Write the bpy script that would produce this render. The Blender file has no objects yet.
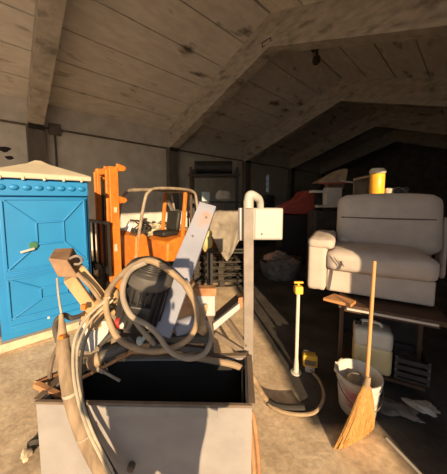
import bpy, bmesh, math, random
from mathutils import Vector, Matrix, noise
random.seed(7)
C = bpy.context.scene.collection
S = bpy.context.scene
R_ = math.radians

# ------------------------------------------------------------------ camera, sky, sun, exposure
HC = 1.94                      # lens height (phone held up)
YAW, PITCH, FPX = R_(46.8), R_(5.0), 236.0
cam = bpy.data.cameras.new('camera'); camo = bpy.data.objects.new('camera', cam); C.objects.link(camo)
cam.sensor_fit = 'HORIZONTAL'; cam.sensor_width = 36.0; cam.lens = 36.0 * FPX / 447.0
cam.shift_y = -16.4 / 447.0
cam.clip_start = 0.02; cam.clip_end = 300
camo.location = (0, 0, HC); camo.rotation_euler = (R_(90) - PITCH, 0, YAW)
S.camera = camo

FWD = Vector((-math.sin(YAW), math.cos(YAW), 0)); RGT = Vector((math.cos(YAW), math.sin(YAW), 0))
SUN_SIDE, SUN_EL = R_(-10.9), R_(14.9)
sun_h = (FWD * math.cos(SUN_SIDE) + RGT * math.sin(SUN_SIDE)).normalized()
SUN_DIR = (sun_h * math.cos(SUN_EL) + Vector((0, 0, -math.sin(SUN_EL)))).normalized()   # the way light travels
sl = bpy.data.lights.new('sun', 'SUN'); so = bpy.data.objects.new('sun', sl); C.objects.link(so)
sl.energy = 6.0; sl.color = (1.0, 0.70, 0.40); sl.angle = R_(0.55)
so.location = (12, -8, 9); so.rotation_euler = SUN_DIR.to_track_quat('-Z', 'Y').to_euler()

W = bpy.data.worlds.new('sky'); S.world = W; W.use_nodes = True
nt = W.node_tree; nt.nodes.clear()
sky = nt.nodes.new('ShaderNodeTexSky'); sky.sky_type = 'NISHITA'; sky.sun_disc = False
sky.sun_elevation = R_(38); sky.sun_rotation = math.atan2(-SUN_DIR.x, -SUN_DIR.y); sky.dust_density = 0.6
bg = nt.nodes.new('ShaderNodeBackground'); bg.inputs['Strength'].default_value = 0.10
wo = nt.nodes.new('ShaderNodeOutputWorld')
nt.links.new(sky.outputs[0], bg.inputs[0]); nt.links.new(bg.outputs[0], wo.inputs[0])

S.view_settings.view_transform = 'Standard'; S.view_settings.look = 'None'
S.view_settings.gamma = 1.0; S.view_settings.use_curve_mapping = False
S.view_settings.exposure = 0.46

# ------------------------------------------------------------------ place finding
def P(x, y, d):
    """world point at horizontal forward distance d in the direction of picture point x, y"""
    u = (x - 223.5) / FPX; v = (220.6 - y) / FPX
    f = math.cos(PITCH) + v * math.sin(PITCH); z = -math.sin(PITCH) + v * math.cos(PITCH)
    k = d / f
    return FWD * d + RGT * (u * k) + Vector((0, 0, HC + z * k))
def G(x, y, z=0.0):
    v = (220.6 - y) / FPX
    f = math.cos(PITCH) + v * math.sin(PITCH); zz = -math.sin(PITCH) + v * math.cos(PITCH)
    return P(x, y, (z - HC) * f / zz)
def RF(r, d, z=0.0):
    return RGT * r + FWD * d + Vector((0, 0, z))
def ang(r, d):
    v = RGT * r + FWD * d
    return math.atan2(v.y, v.x)

# ------------------------------------------------------------------ materials
MATS = {}
def mat(name, c1, c2=None, scale=6.0, rough=0.7, metal=0.0, bump=0.0, stretch=(1, 1, 1), lo=0.35, hi=0.65,
        stain=None, stain_scale=1.5, stain_lo=0.58, stain_hi=0.7, trans=0.0, detail=6.0):
    m = bpy.data.materials.new(name); m.use_nodes = True
    t = m.node_tree; b = t.nodes['Principled BSDF']
    b.inputs['Roughness'].default_value = rough; b.inputs['Metallic'].default_value = metal
    if trans: b.inputs['Transmission Weight'].default_value = trans
    if c2 is None: c2 = tuple(x * 0.82 for x in c1)
    tc = t.nodes.new('ShaderNodeTexCoord'); mp = t.nodes.new('ShaderNodeMapping'); mp.inputs['Scale'].default_value = stretch
    nz = t.nodes.new('ShaderNodeTexNoise'); nz.inputs['Scale'].default_value = scale; nz.inputs['Detail'].default_value = detail
    rp = t.nodes.new('ShaderNodeValToRGB')
    rp.color_ramp.elements[0].position = lo; rp.color_ramp.elements[0].color = (*c2, 1)
    rp.color_ramp.elements[1].position = hi; rp.color_ramp.elements[1].color = (*c1, 1)
    t.links.new(tc.outputs['Object'], mp.inputs['Vector']); t.links.new(mp.outputs[0], nz.inputs['Vector'])
    t.links.new(nz.outputs['Fac'], rp.inputs['Fac'])
    col = rp.outputs['Color']
    if stain:
        n2 = t.nodes.new('ShaderNodeTexNoise'); n2.inputs['Scale'].default_value = stain_scale; n2.inputs['Detail'].default_value = 5
        r2 = t.nodes.new('ShaderNodeMapRange'); r2.inputs['From Min'].default_value = stain_lo; r2.inputs['From Max'].default_value = stain_hi
        mx = t.nodes.new('ShaderNodeMixRGB'); mx.inputs['Color2'].default_value = (*stain, 1)
        t.links.new(mp.outputs[0], n2.inputs['Vector']); t.links.new(n2.outputs['Fac'], r2.inputs['Value'])
        t.links.new(r2.outputs[0], mx.inputs['Fac']); t.links.new(col, mx.inputs['Color1']); col = mx.outputs['Color']
    t.links.new(col, b.inputs['Base Color'])
    if bump:
        bp = t.nodes.new('ShaderNodeBump'); bp.inputs['Strength'].default_value = bump; bp.inputs['Distance'].default_value = 0.02
        t.links.new(nz.outputs['Fac'], bp.inputs['Height']); t.links.new(bp.outputs[0], b.inputs['Normal'])
    MATS[name] = m
    return m

M_ceil = mat('roof_panel_concrete', (0.80, 0.77, 0.72), (0.67, 0.64, 0.59), 4, 0.9, stretch=(1.4, 0.5, 1.4), stain=(0.16, 0.14, 0.115), stain_scale=2.0, stain_lo=0.6, stain_hi=0.74, bump=0.15)
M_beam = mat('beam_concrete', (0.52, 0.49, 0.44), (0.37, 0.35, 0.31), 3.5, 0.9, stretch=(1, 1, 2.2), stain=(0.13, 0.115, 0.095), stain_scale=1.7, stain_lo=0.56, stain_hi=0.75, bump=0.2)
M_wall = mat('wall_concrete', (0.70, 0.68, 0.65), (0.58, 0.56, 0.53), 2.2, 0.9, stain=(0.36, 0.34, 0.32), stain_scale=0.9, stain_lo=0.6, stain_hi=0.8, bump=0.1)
M_dark_wall = mat('dark_wall_concrete', (0.24, 0.225, 0.20), (0.16, 0.15, 0.135), 2.2, 0.9)  # concrete in a darker tone, for the back and right walls
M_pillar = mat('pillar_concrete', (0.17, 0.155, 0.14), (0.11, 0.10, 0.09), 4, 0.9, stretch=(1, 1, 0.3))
M_dark_seam = mat('dark_gap', (0.03, 0.028, 0.025), rough=0.9)
M_yard = mat('yard_ground', (0.72, 0.73, 0.75), (0.64, 0.65, 0.67), 1.2, 0.95)
M_rust = mat('rusty_steel', (0.50, 0.27, 0.13), (0.30, 0.15, 0.07), 9, 0.8, 0.1, bump=0.2)
M_orange = mat('orange_paint', (0.66, 0.22, 0.03), (0.54, 0.165, 0.022), 7, 0.5, stain=(0.33, 0.13, 0.04), stain_scale=4.5, stain_lo=0.62, stain_hi=0.74)
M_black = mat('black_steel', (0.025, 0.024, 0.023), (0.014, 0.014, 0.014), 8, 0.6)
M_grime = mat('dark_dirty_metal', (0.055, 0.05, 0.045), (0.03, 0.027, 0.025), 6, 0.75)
M_tube_grey = mat('grey_tube', (0.42, 0.36, 0.28), (0.26, 0.21, 0.16), 8, 0.55, 0.2)
M_blue = mat('blue_plastic', (0.018, 0.24, 0.58), (0.016, 0.22, 0.54), 3, 0.45)
M_cream = mat('cream_plastic', (0.60, 0.56, 0.46), (0.54, 0.49, 0.39), 5, 0.5)
M_white = mat('white_paint', (0.50, 0.51, 0.53), (0.43, 0.44, 0.45), 6, 0.5)
M_box = mat('cream_enamel', (0.46, 0.46, 0.43), (0.42, 0.42, 0.39), 6, 0.45)
M_post = mat('dusty_post_paint', (0.28, 0.25, 0.225), (0.22, 0.19, 0.165), 9, 0.7, stain=(0.32, 0.20, 0.12), stain_scale=6, stain_lo=0.6, stain_hi=0.75)
M_trough = mat('trough_dusty_sheet', (0.31, 0.30, 0.30), (0.26, 0.25, 0.25), 6, 0.85, stain=(0.17, 0.16, 0.15), stain_scale=3.5, stain_lo=0.62, stain_hi=0.8, bump=0.06)
M_inner_shade = mat('wet_black_shade', (0.02, 0.019, 0.018), (0.011, 0.011, 0.011), 5, 0.9)  # wet black inside; the shadow in the trough is put into this colour
M_lip = mat('grey_lip_steel', (0.28, 0.28, 0.28), (0.235, 0.235, 0.235), 9, 0.6)
M_hose = mat('tan_hose', (0.40, 0.30, 0.19), (0.28, 0.205, 0.13), 10, 0.75, stain=(0.24, 0.18, 0.12), stain_scale=7, stain_lo=0.58, stain_hi=0.72, bump=0.1)
M_hose_grey = mat('grey_hose', (0.36, 0.31, 0.25), (0.25, 0.215, 0.17), 10, 0.75, bump=0.1)
M_sleeve = mat('canvas_sleeve', (0.33, 0.25, 0.17), (0.20, 0.15, 0.10), 8, 0.9, stretch=(3, 3, 0.6), bump=0.3)
M_cable = mat('pale_cable', (0.46, 0.42, 0.33), (0.32, 0.29, 0.23), 10, 0.6)
M_rubber = mat('black_rubber', (0.03, 0.028, 0.026), rough=0.7)
M_motor = mat('motor_dark_grey', (0.055, 0.055, 0.058), (0.035, 0.035, 0.037), 9, 0.5, 0.2)
M_cowl = mat('motor_cowl_grey', (0.11, 0.105, 0.10), (0.07, 0.066, 0.062), 9, 0.6, 0.2)
M_plate = mat('blue_grey_steel_plate', (0.30, 0.33, 0.42), (0.24, 0.265, 0.34), 4, 0.6, 0.0, stain=(0.33, 0.25, 0.21), stain_scale=4, stain_lo=0.55, stain_hi=0.7)
M_tanarm = mat('dusty_yellow_arm', (0.58, 0.42, 0.22), (0.42, 0.29, 0.15), 9, 0.8, bump=0.2)
M_headbox = mat('rusty_brown_box', (0.36, 0.23, 0.14), (0.24, 0.15, 0.09), 10, 0.8, bump=0.2)
M_red = mat('red_plastic', (0.42, 0.03, 0.025), rough=0.5)
M_dullred = mat('dull_red_paint', (0.40, 0.07, 0.055), (0.30, 0.05, 0.04), 6, 0.6)
M_sofa = mat('taupe_suede', (0.52, 0.46, 0.41), (0.455, 0.40, 0.355), 7, 0.95, bump=0.12)
M_piping = mat('dark_seam_thread', (0.14, 0.11, 0.09), rough=0.9)
M_wood = mat('orange_brown_wood', (0.52, 0.26, 0.10), (0.38, 0.17, 0.06), 5, 0.6, stretch=(1, 8, 8))
M_darkwood = mat('dark_brown_wood', (0.09, 0.048, 0.026), (0.055, 0.03, 0.017), 6, 0.7, stretch=(8, 8, 1))
M_handle = mat('broom_stick_wood', (0.60, 0.33, 0.14), (0.48, 0.25, 0.10), 8, 0.55, stretch=(1, 1, 0.1))
M_straw = mat('straw', (0.60, 0.34, 0.11), (0.38, 0.19, 0.05), 40, 0.85, stretch=(6, 6, 0.4), bump=0.5)
M_pail = mat('pail_white_plastic', (0.70, 0.68, 0.63), (0.58, 0.55, 0.50), 6, 0.55, stain=(0.36, 0.31, 0.25), stain_scale=5, stain_lo=0.56, stain_hi=0.72)
M_mortar = mat('dried_mortar', (0.36, 0.31, 0.25), (0.24, 0.205, 0.17), 9, 0.95, bump=0.4)
M_pink = mat('faded_pink_print', (0.58, 0.20, 0.25), (0.66, 0.45, 0.44), 16, 0.6)
M_can = mat('milky_plastic_can', (0.74, 0.63, 0.36), (0.68, 0.56, 0.30), 5, 0.4)
M_can_top = mat('milky_clear_can', (0.72, 0.69, 0.60), (0.66, 0.62, 0.53), 5, 0.4)
M_yellow = mat('yellow_plastic', (0.85, 0.55, 0.07), (0.74, 0.45, 0.05), 6, 0.5)
M_paleyellow = mat('pale_yellow_cloth', (0.62, 0.55, 0.25), (0.54, 0.46, 0.19), 6, 0.8)
M_standpipe = mat('pale_pipe', (0.74, 0.70, 0.60), (0.62, 0.57, 0.47), 7, 0.5)
M_tarp = mat('beige_tarp', (0.30, 0.27, 0.225), (0.20, 0.175, 0.14), 5, 0.9, stain=(0.14, 0.115, 0.09), stain_scale=4, stain_lo=0.54, stain_hi=0.72, bump=0.2)
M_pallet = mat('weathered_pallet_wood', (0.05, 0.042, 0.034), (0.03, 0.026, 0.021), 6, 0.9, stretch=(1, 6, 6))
M_rubble = mat('rubble', (0.60, 0.40, 0.29), (0.34, 0.31, 0.29), 2.5, 0.95, lo=0.45, hi=0.55)
M_sack = mat('grey_sack', (0.26, 0.24, 0.22), (0.11, 0.10, 0.09), 7, 0.95, bump=0.3)
M_greybox = mat('pale_grey_metal', (0.58, 0.56, 0.52), (0.48, 0.46, 0.42), 5, 0.6)
M_brownsheet = mat('brown_cover', (0.26, 0.18, 0.11), (0.18, 0.12, 0.075), 5, 0.8)
M_amber = mat('amber_plastic', (0.92, 0.58, 0.06), (0.86, 0.45, 0.04), 5, 0.35)
M_amber_foot = mat('orange_brown_plastic', (0.62, 0.20, 0.03), rough=0.4)
M_scrap = mat('mixed_scrap', (0.62, 0.58, 0.42), (0.20, 0.17, 0.14), 3.5, 0.9, lo=0.42, hi=0.58)
M_stone = mat('pale_stone', (0.62, 0.52, 0.38), (0.48, 0.39, 0.28), 9, 0.9, bump=0.4)
M_galv = mat('galvanised_pipe', (0.17, 0.14, 0.125), (0.10, 0.095, 0.085), 6, 0.6, 0.3)
M_green = mat('green_indicator', (0.06, 0.20, 0.11), rough=0.4)
M_chrome = mat('bright_steel', (0.62, 0.62, 0.62), rough=0.3, metal=0.8)
M_skin = mat('skin', (0.60, 0.38, 0.27), (0.55, 0.34, 0.24), 8, 0.6)
M_jacket = mat('navy_jacket', (0.05, 0.06, 0.09), rough=0.9)
M_jeans = mat('blue_jeans', (0.07, 0.10, 0.17), rough=0.9)
M_shoe = mat('dark_leather', (0.04, 0.03, 0.025), rough=0.6)
M_hair = mat('dark_hair', (0.03, 0.022, 0.015), rough=0.7)
M_bluebox = mat('pale_blue_plastic', (0.50, 0.62, 0.68), rough=0.5)
M_rim = mat('dark_rim_steel', (0.20, 0.155, 0.115), (0.13, 0.10, 0.075), 9, 0.75)

def floor_material():
    m = bpy.data.materials.new('workshop_floor'); m.use_nodes = True
    t = m.node_tree; b = t.nodes['Principled BSDF']; b.inputs['Roughness'].default_value = 0.85
    N = t.nodes.new; L = t.links.new
    tc = N('ShaderNodeTexCoord')
    def ramp(scale, a, c, lo, hi, det=6):
        n = N('ShaderNodeTexNoise'); n.inputs['Scale'].default_value = scale; n.inputs['Detail'].default_value = det
        L(tc.outputs['Object'], n.inputs['Vector'])
        r = N('ShaderNodeValToRGB'); r.color_ramp.elements[0].position = lo; r.color_ramp.elements[0].color = (*a, 1)
        r.color_ramp.elements[1].position = hi; r.color_ramp.elements[1].color = (*c, 1)
        L(n.outputs['Fac'], r.inputs['Fac']); return r, n
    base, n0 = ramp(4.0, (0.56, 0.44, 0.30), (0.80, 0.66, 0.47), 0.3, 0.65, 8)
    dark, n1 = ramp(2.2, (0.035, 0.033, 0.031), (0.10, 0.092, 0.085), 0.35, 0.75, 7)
    # dark-stained floor round the bench; cast shadow is painted in along its edges
    sx = N('ShaderNodeSeparateXYZ'); L(tc.outputs['Object'], sx.inputs[0])
    def lin(ax, ay, c):      # ax*X + ay*Y + c
        a = N('ShaderNodeMath'); a.operation = 'MULTIPLY'; a.inputs[1].default_value = ax; L(sx.outputs['X'], a.inputs[0])
        q = N('ShaderNodeMath'); q.operation = 'MULTIPLY_ADD'; q.inputs[1].default_value = ay; L(sx.outputs['Y'], q.inputs[0]); L(a.outputs[0], q.inputs[2])
        z = N('ShaderNodeMath'); z.operation = 'ADD'; z.inputs[1].default_value = c; L(q.outputs[0], z.inputs[0]); return z
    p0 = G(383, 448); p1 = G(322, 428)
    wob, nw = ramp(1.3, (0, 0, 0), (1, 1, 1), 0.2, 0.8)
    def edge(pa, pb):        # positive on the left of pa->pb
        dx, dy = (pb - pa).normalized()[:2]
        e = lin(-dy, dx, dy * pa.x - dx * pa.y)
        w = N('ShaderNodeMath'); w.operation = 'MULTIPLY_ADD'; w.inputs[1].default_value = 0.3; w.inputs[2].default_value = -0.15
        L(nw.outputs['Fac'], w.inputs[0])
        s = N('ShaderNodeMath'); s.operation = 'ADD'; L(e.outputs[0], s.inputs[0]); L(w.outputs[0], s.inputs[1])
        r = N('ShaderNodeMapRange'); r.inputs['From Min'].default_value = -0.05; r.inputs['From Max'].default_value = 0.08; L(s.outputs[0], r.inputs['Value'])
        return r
    # stain and painted shadow lie beyond this line (on its far right side)
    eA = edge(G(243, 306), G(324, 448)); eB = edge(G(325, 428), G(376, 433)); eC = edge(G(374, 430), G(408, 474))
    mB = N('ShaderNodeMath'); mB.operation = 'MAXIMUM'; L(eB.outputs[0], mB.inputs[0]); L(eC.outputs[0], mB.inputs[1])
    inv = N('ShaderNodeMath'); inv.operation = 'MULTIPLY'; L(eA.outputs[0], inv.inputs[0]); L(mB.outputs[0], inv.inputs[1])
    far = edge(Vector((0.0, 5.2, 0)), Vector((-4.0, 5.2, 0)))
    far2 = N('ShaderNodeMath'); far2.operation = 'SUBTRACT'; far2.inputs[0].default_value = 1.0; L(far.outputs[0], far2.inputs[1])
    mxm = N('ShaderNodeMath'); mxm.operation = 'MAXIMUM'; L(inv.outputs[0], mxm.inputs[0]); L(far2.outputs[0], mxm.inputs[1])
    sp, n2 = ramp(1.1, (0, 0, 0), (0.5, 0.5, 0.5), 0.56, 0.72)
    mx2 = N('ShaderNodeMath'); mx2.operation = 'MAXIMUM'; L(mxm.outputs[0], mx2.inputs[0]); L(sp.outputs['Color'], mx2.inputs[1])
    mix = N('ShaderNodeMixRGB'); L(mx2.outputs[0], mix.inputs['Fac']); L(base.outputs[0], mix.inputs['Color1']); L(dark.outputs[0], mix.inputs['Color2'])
    spk, n3 = ramp(22, (0.85, 0.84, 0.82), (1.08, 1.07, 1.05), 0.35, 0.65, 4)
    mul = N('ShaderNodeMixRGB'); mul.blend_type = 'MULTIPLY'; mul.inputs['Fac'].default_value = 1; L(mix.outputs[0], mul.inputs['Color1']); L(spk.outputs[0], mul.inputs['Color2'])
    L(mul.outputs[0], b.inputs['Base Color'])
    bp = N('ShaderNodeBump'); bp.inputs['Strength'].default_value = 0.2; bp.inputs['Distance'].default_value = 0.02
    L(n3.outputs['Fac'], bp.inputs['Height']); L(bp.outputs[0], b.inputs['Normal'])
    return m
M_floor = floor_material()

# ------------------------------------------------------------------ mesh helpers
WM = {}      # world matrix of every object that can be a parent
def rotz(a): return Matrix.Rotation(a, 4, 'Z')
def spline(pts, step=5):
    pts = [Vector(p) for p in pts]
    if len(pts) < 3: return pts
    out = []
    q = [pts[0] * 2 - pts[1]] + pts + [pts[-1] * 2 - pts[-2]]
    for i in range(1, len(q) - 2):
        a, b, c, d = q[i - 1], q[i], q[i + 1], q[i + 2]
        for k in range(step):
            t = k / step
            out.append(0.5 * ((2 * b) + (c - a) * t + (2 * a - 5 * b + 4 * c - d) * t * t + (3 * b - a - 3 * c + d) * t ** 3))
    out.append(pts[-1])
    return out
class MB:
    def __init__(s): s.bm = bmesh.new()
    def hexa(s, p):       # p: near face a,b,c,d then far face a,b,c,d
        v = [s.bm.verts.new(Vector(q)) for q in p]
        for f in ((0, 1, 2, 3), (7, 6, 5, 4), (0, 4, 5, 1), (1, 5, 6, 2), (2, 6, 7, 3), (3, 7, 4, 0)):
            s.bm.faces.new([v[i] for i in f])
        return s
    def box(s, c, size, M=None):
        x, y, z = (k / 2 for k in size); c = Vector(c)
        p = [Vector(q) for q in ((-x, -y, -z), (x, -y, -z), (x, -y, z), (-x, -y, z), (-x, y, -z), (x, y, -z), (x, y, z), (-x, y, z))]
        if M is not None: p = [M.to_3x3() @ q for q in p]
        return s.hexa([q + c for q in p])
    def span(s, a, b):    # axis box between two corners
        a = Vector(a); b = Vector(b)
        return s.box((a + b) / 2, [abs(k) for k in (b - a)])
    def bar(s, p, q, w, h, up=(0, 0, 1)):
        p = Vector(p); q = Vector(q); t = (q - p).normalized(); up = Vector(up)
        sd = t.cross(up)
        if sd.length < 1e-4: sd = t.cross(Vector((1, 0, 0)))
        sd.normalize(); u = sd.cross(t).normalized()
        o = [(-w / 2, -h / 2), (w / 2, -h / 2), (w / 2, h / 2), (-w / 2, h / 2)]
        return s.hexa([p + sd * a + u * b for a, b in o] + [q + sd * a + u * b for a, b in o])
    def tube(s, pts, r, n=8, step=5, closed=False, cap=True, smooth=True):
        pts = spline(pts, step) if smooth else [Vector(p) for p in pts]
        m = len(pts)
        rs = r if isinstance(r, (list, tuple)) else [r]
        rad = lambda i: rs[0] if len(rs) == 1 else (lambda f: rs[int(f)] + (rs[min(int(f) + 1, len(rs) - 1)] - rs[int(f)]) * (f - int(f)))(i / max(m - 1, 1) * (len(rs) - 1))
        rings = []; nrm = None
        for i, p in enumerate(pts):
            t = (pts[min(i + 1, m - 1)] - pts[max(i - 1, 0)])
            if t.length < 1e-9: t = Vector((0, 0, 1))
            t.normalize()
            if nrm is None:
                nrm = t.cross(Vector((0, 0, 1)))
                if nrm.length < 0.1: nrm = t.cross(Vector((1, 0, 0)))
            nrm = (nrm - t * nrm.dot(t)).normalized(); b = t.cross(nrm)
            rr = rad(i)
            rings.append([s.bm.verts.new(p + (nrm * math.cos(2 * math.pi * k / n) + b * math.sin(2 * math.pi * k / n)) * rr) for k in range(n)])
        for i in range(m - 1):
            for k in range(n):
                s.bm.faces.new((rings[i][k], rings[i][(k + 1) % n], rings[i + 1][(k + 1) % n], rings[i + 1][k]))
        if cap:
            s.bm.faces.new(rings[0][::-1]); s.bm.faces.new(rings[-1])
        return s
    def lathe(s, prof, n=24, M=None, cap0=True, cap1=True):
        M = M or Matrix()
        rings = []
        for r, z in prof:
            rings.append([s.bm.verts.new(M @ Vector((r * math.cos(2 * math.pi * k / n), r * math.sin(2 * math.pi * k / n), z))) for k in range(n)])
        for i in range(len(prof) - 1):
            for k in range(n):
                s.bm.faces.new((rings[i][k], rings[i][(k + 1) % n], rings[i + 1][(k + 1) % n], rings[i + 1][k]))
        if cap0: s.bm.faces.new(rings[0][::-1])
        if cap1: s.bm.faces.new(rings[-1])
        return s
    def prism(s, poly, ext, M=None):      # poly: 3-D points of one face, ext: extrusion vector
        M = M or Matrix(); ext = Vector(ext)
        a = [s.bm.verts.new(M @ Vector(p)) for p in poly]; b = [s.bm.verts.new(M @ (Vector(p) + ext)) for p in poly]
        k = len(poly)
        s.bm.faces.new(a[::-1]); s.bm.faces.new(b)
        for i in range(k): s.bm.faces.new((a[i], a[(i + 1) % k], b[(i + 1) % k], b[i]))
        return s
    def blob(s, c, size, seed=0, amp=0.15, sub=2, M=None):
        r = bmesh.ops.create_icosphere(s.bm, subdivisions=sub, radius=1)
        for v in r['verts']:
            n = noise.noise(v.co * 1.6 + Vector((seed * 3.1, seed * 1.7, 0)))
            q = v.co * (1 + amp * n * 2); q = Vector((q.x * size[0] / 2, q.y * size[1] / 2, q.z * size[2] / 2))
            if M is not None: q = M.to_3x3() @ q
            v.co = q + Vector(c)
        return s
    def grid(s, nu, nv, fn):
        v = [[s.bm.verts.new(fn(i / nu, j / nv)) for j in range(nv + 1)] for i in range(nu + 1)]
        for i in range(nu):
            for j in range(nv): s.bm.faces.new((v[i][j], v[i + 1][j], v[i + 1][j + 1], v[i][j + 1]))
        return s
    def build(s, name, m, parent=None, world=False, loc=None, smooth=35, bevel=0.0, seg=2, sub=0, rot=0.0, solid=0.0):
        Mx = Matrix()
        if parent is not None and world: Mx = WM[parent.name].inverted()
        elif parent is None and loc is not None:
            Mx = (Matrix.Translation(Vector(loc)) @ rotz(rot)).inverted() if world else Matrix()
        bmesh.ops.transform(s.bm, matrix=Mx, verts=s.bm.verts)
        bmesh.ops.recalc_face_normals(s.bm, faces=s.bm.faces)
        me = bpy.data.meshes.new(name); s.bm.to_mesh(me); s.bm.free()
        me.materials.append(m)
        if smooth:
            for p in me.polygons: p.use_smooth = True
            me.set_sharp_from_angle(angle=R_(smooth))
        o = bpy.data.objects.new(name, me); C.objects.link(o)
        if solid:
            md = o.modifiers.new('solid', 'SOLIDIFY'); md.thickness = solid; md.offset = 0
        if bevel:
            md = o.modifiers.new('bevel', 'BEVEL'); md.width = bevel; md.segments = seg; md.limit_method = 'ANGLE'; md.angle_limit = R_(40)
        if sub:
            md = o.modifiers.new('sub', 'SUBSURF'); md.levels = sub; md.render_levels = sub
        if parent is not None:
            o.parent = parent; WM[o.name] = WM[parent.name].copy()
        else:
            if loc is not None: o.location = loc; o.rotation_euler = (0, 0, rot)
            WM[o.name] = Matrix.Translation(Vector(loc or (0, 0, 0))) @ rotz(rot)
        return o
def tag(o, label, cat, group=None, kind=None):
    o['label'] = label; o['category'] = cat
    if group: o['group'] = group
    if kind: o['kind'] = kind
    return o
def thing(name, label, cat, loc=(0, 0, 0), rot=0.0, group=None):
    o = bpy.data.objects.new(name, None); C.objects.link(o); o.empty_display_size = 0.1
    o.location = loc; o.rotation_euler = (0, 0, rot)
    WM[o.name] = Matrix.Translation(Vector(loc)) @ rotz(rot)
    return tag(o, label, cat, group)
def copy_thing(o, loc, rot, label):
    c = o.copy(); C.objects.link(c); c.location = loc; c.rotation_euler = (0, 0, rot); c['label'] = label
    WM[c.name] = Matrix.Translation(Vector(loc)) @ rotz(rot)
    for ch in o.children:
        d = ch.copy(); C.objects.link(d); d.parent = c
        for g in ch.children:
            e = g.copy(); C.objects.link(e); e.parent = d
    return c
def struct(o): o['kind'] = 'structure'; return o

# ------------------------------------------------------------------ the shed
XL, XR, EAVE, RIDGE_X, RIDGE_Z = -10.0, 1.5, 5.13, -4.27, 7.15
Y0, Y1 = -14.6, 26.0
FRAMES = [-9.4, -4.55, 0.95, 5.95, 11.2, 16.4, 21.6]
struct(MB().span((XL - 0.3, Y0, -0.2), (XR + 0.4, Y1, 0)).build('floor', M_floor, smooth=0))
struct(MB().span((XR + 0.4, -45, -0.25), (60, 45, -0.03)).build('ground', M_yard, smooth=0))
# left wall, with the narrow slit far back
wl = MB()
SY0, SY1, SZ0, SZ1 = 13.45, 13.75, 2.45, 3.7
wl.span((XL - 0.25, Y0, 0), (XL, SY0, EAVE + 0.15)).span((XL - 0.25, SY1, 0), (XL, Y1, EAVE + 0.15))
wl.span((XL - 0.25, SY0, 0), (XL, SY1, SZ0)).span((XL - 0.25, SY0, SZ1), (XL, SY1, EAVE + 0.15))
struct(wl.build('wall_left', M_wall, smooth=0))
wf = MB()
for z in (SZ0, 2.85, 3.2, SZ1 - 0.03): wf.span((XL - 0.2, SY0, z), (XL - 0.1, SY1, z + 0.04))
wf = struct(wf.build('window_1', M_grime, smooth=0))
# gable walls
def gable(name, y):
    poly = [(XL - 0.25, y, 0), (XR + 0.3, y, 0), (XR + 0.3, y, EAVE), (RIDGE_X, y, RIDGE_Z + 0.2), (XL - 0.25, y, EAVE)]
    struct(MB().prism(poly, (0, 0.25, 0)).build(name, M_dark_wall, smooth=0))
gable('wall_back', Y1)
# right wall: solid beyond the open bays, with an unseen slot added so sun reaches the jar
JAMB = 1.04
jar_at = P(376.5, 186, 3.3)
t_ = (XR + 0.12 - jar_at.x) / -SUN_DIR.x
slot = jar_at - SUN_DIR * t_
wr = MB()
sy0, sy1, sz0, sz1 = slot.y - 0.22, slot.y + 0.26, slot.z - 0.22, slot.z + 0.20
wr.span((XR, JAMB, 0), (XR + 0.25, sy0, EAVE)).span((XR, sy1, 0), (XR + 0.25, Y1, EAVE))
wr.span((XR, sy0, 0), (XR + 0.25, sy1, sz0)).span((XR, sy0, sz1), (XR + 0.25, sy1, EAVE))
struct(wr.build('wall_right', M_dark_wall, smooth=0))
# roof: long concrete panels with dark joints, tight under a cover sheet
def roof_side(mb, xa, za, xb, zb, n, lift):
    for i in range(n):
        a, b = i / n, (i + 1) / n - 0.006
        pa = Vector((xa + (xb - xa) * a, 0, za + (zb - za) * a)); pb = Vector((xa + (xb - xa) * b, 0, za + (zb - za) * b))
        mb.hexa([(pa.x, Y0, pa.z), (pb.x, Y0, pb.z), (pb.x, Y0, pb.z + lift), (pa.x, Y0, pa.z + lift),
                 (pa.x, Y1, pa.z), (pb.x, Y1, pb.z), (pb.x, Y1, pb.z + lift), (pa.x, Y1, pa.z + lift)])
rf = MB(); roof_side(rf, XL - 0.05, EAVE - 0.02, RIDGE_X, RIDGE_Z, 6, 0.12); roof_side(rf, XR + 0.05, EAVE - 0.02, RIDGE_X, RIDGE_Z, 6, 0.12)
ceil_o = struct(rf.build('ceiling', M_ceil, smooth=0))
rc = MB()
for xa in (XL - 0.35, XR + 0.45):
    za = EAVE + 0.02
    rc.hexa([(xa, Y0, za), (RIDGE_X, Y0, RIDGE_Z + 0.11), (RIDGE_X, Y0, RIDGE_Z + 0.26), (xa, Y0, za + 0.15),
             (xa, Y1, za), (RIDGE_X, Y1, RIDGE_Z + 0.11), (RIDGE_X, Y1, RIDGE_Z + 0.26), (xa, Y1, za + 0.15)])
struct(rc.build('roof', M_dark_seam, smooth=0))
slope = (RIDGE_Z - EAVE) / (RIDGE_X - XL)
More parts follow.
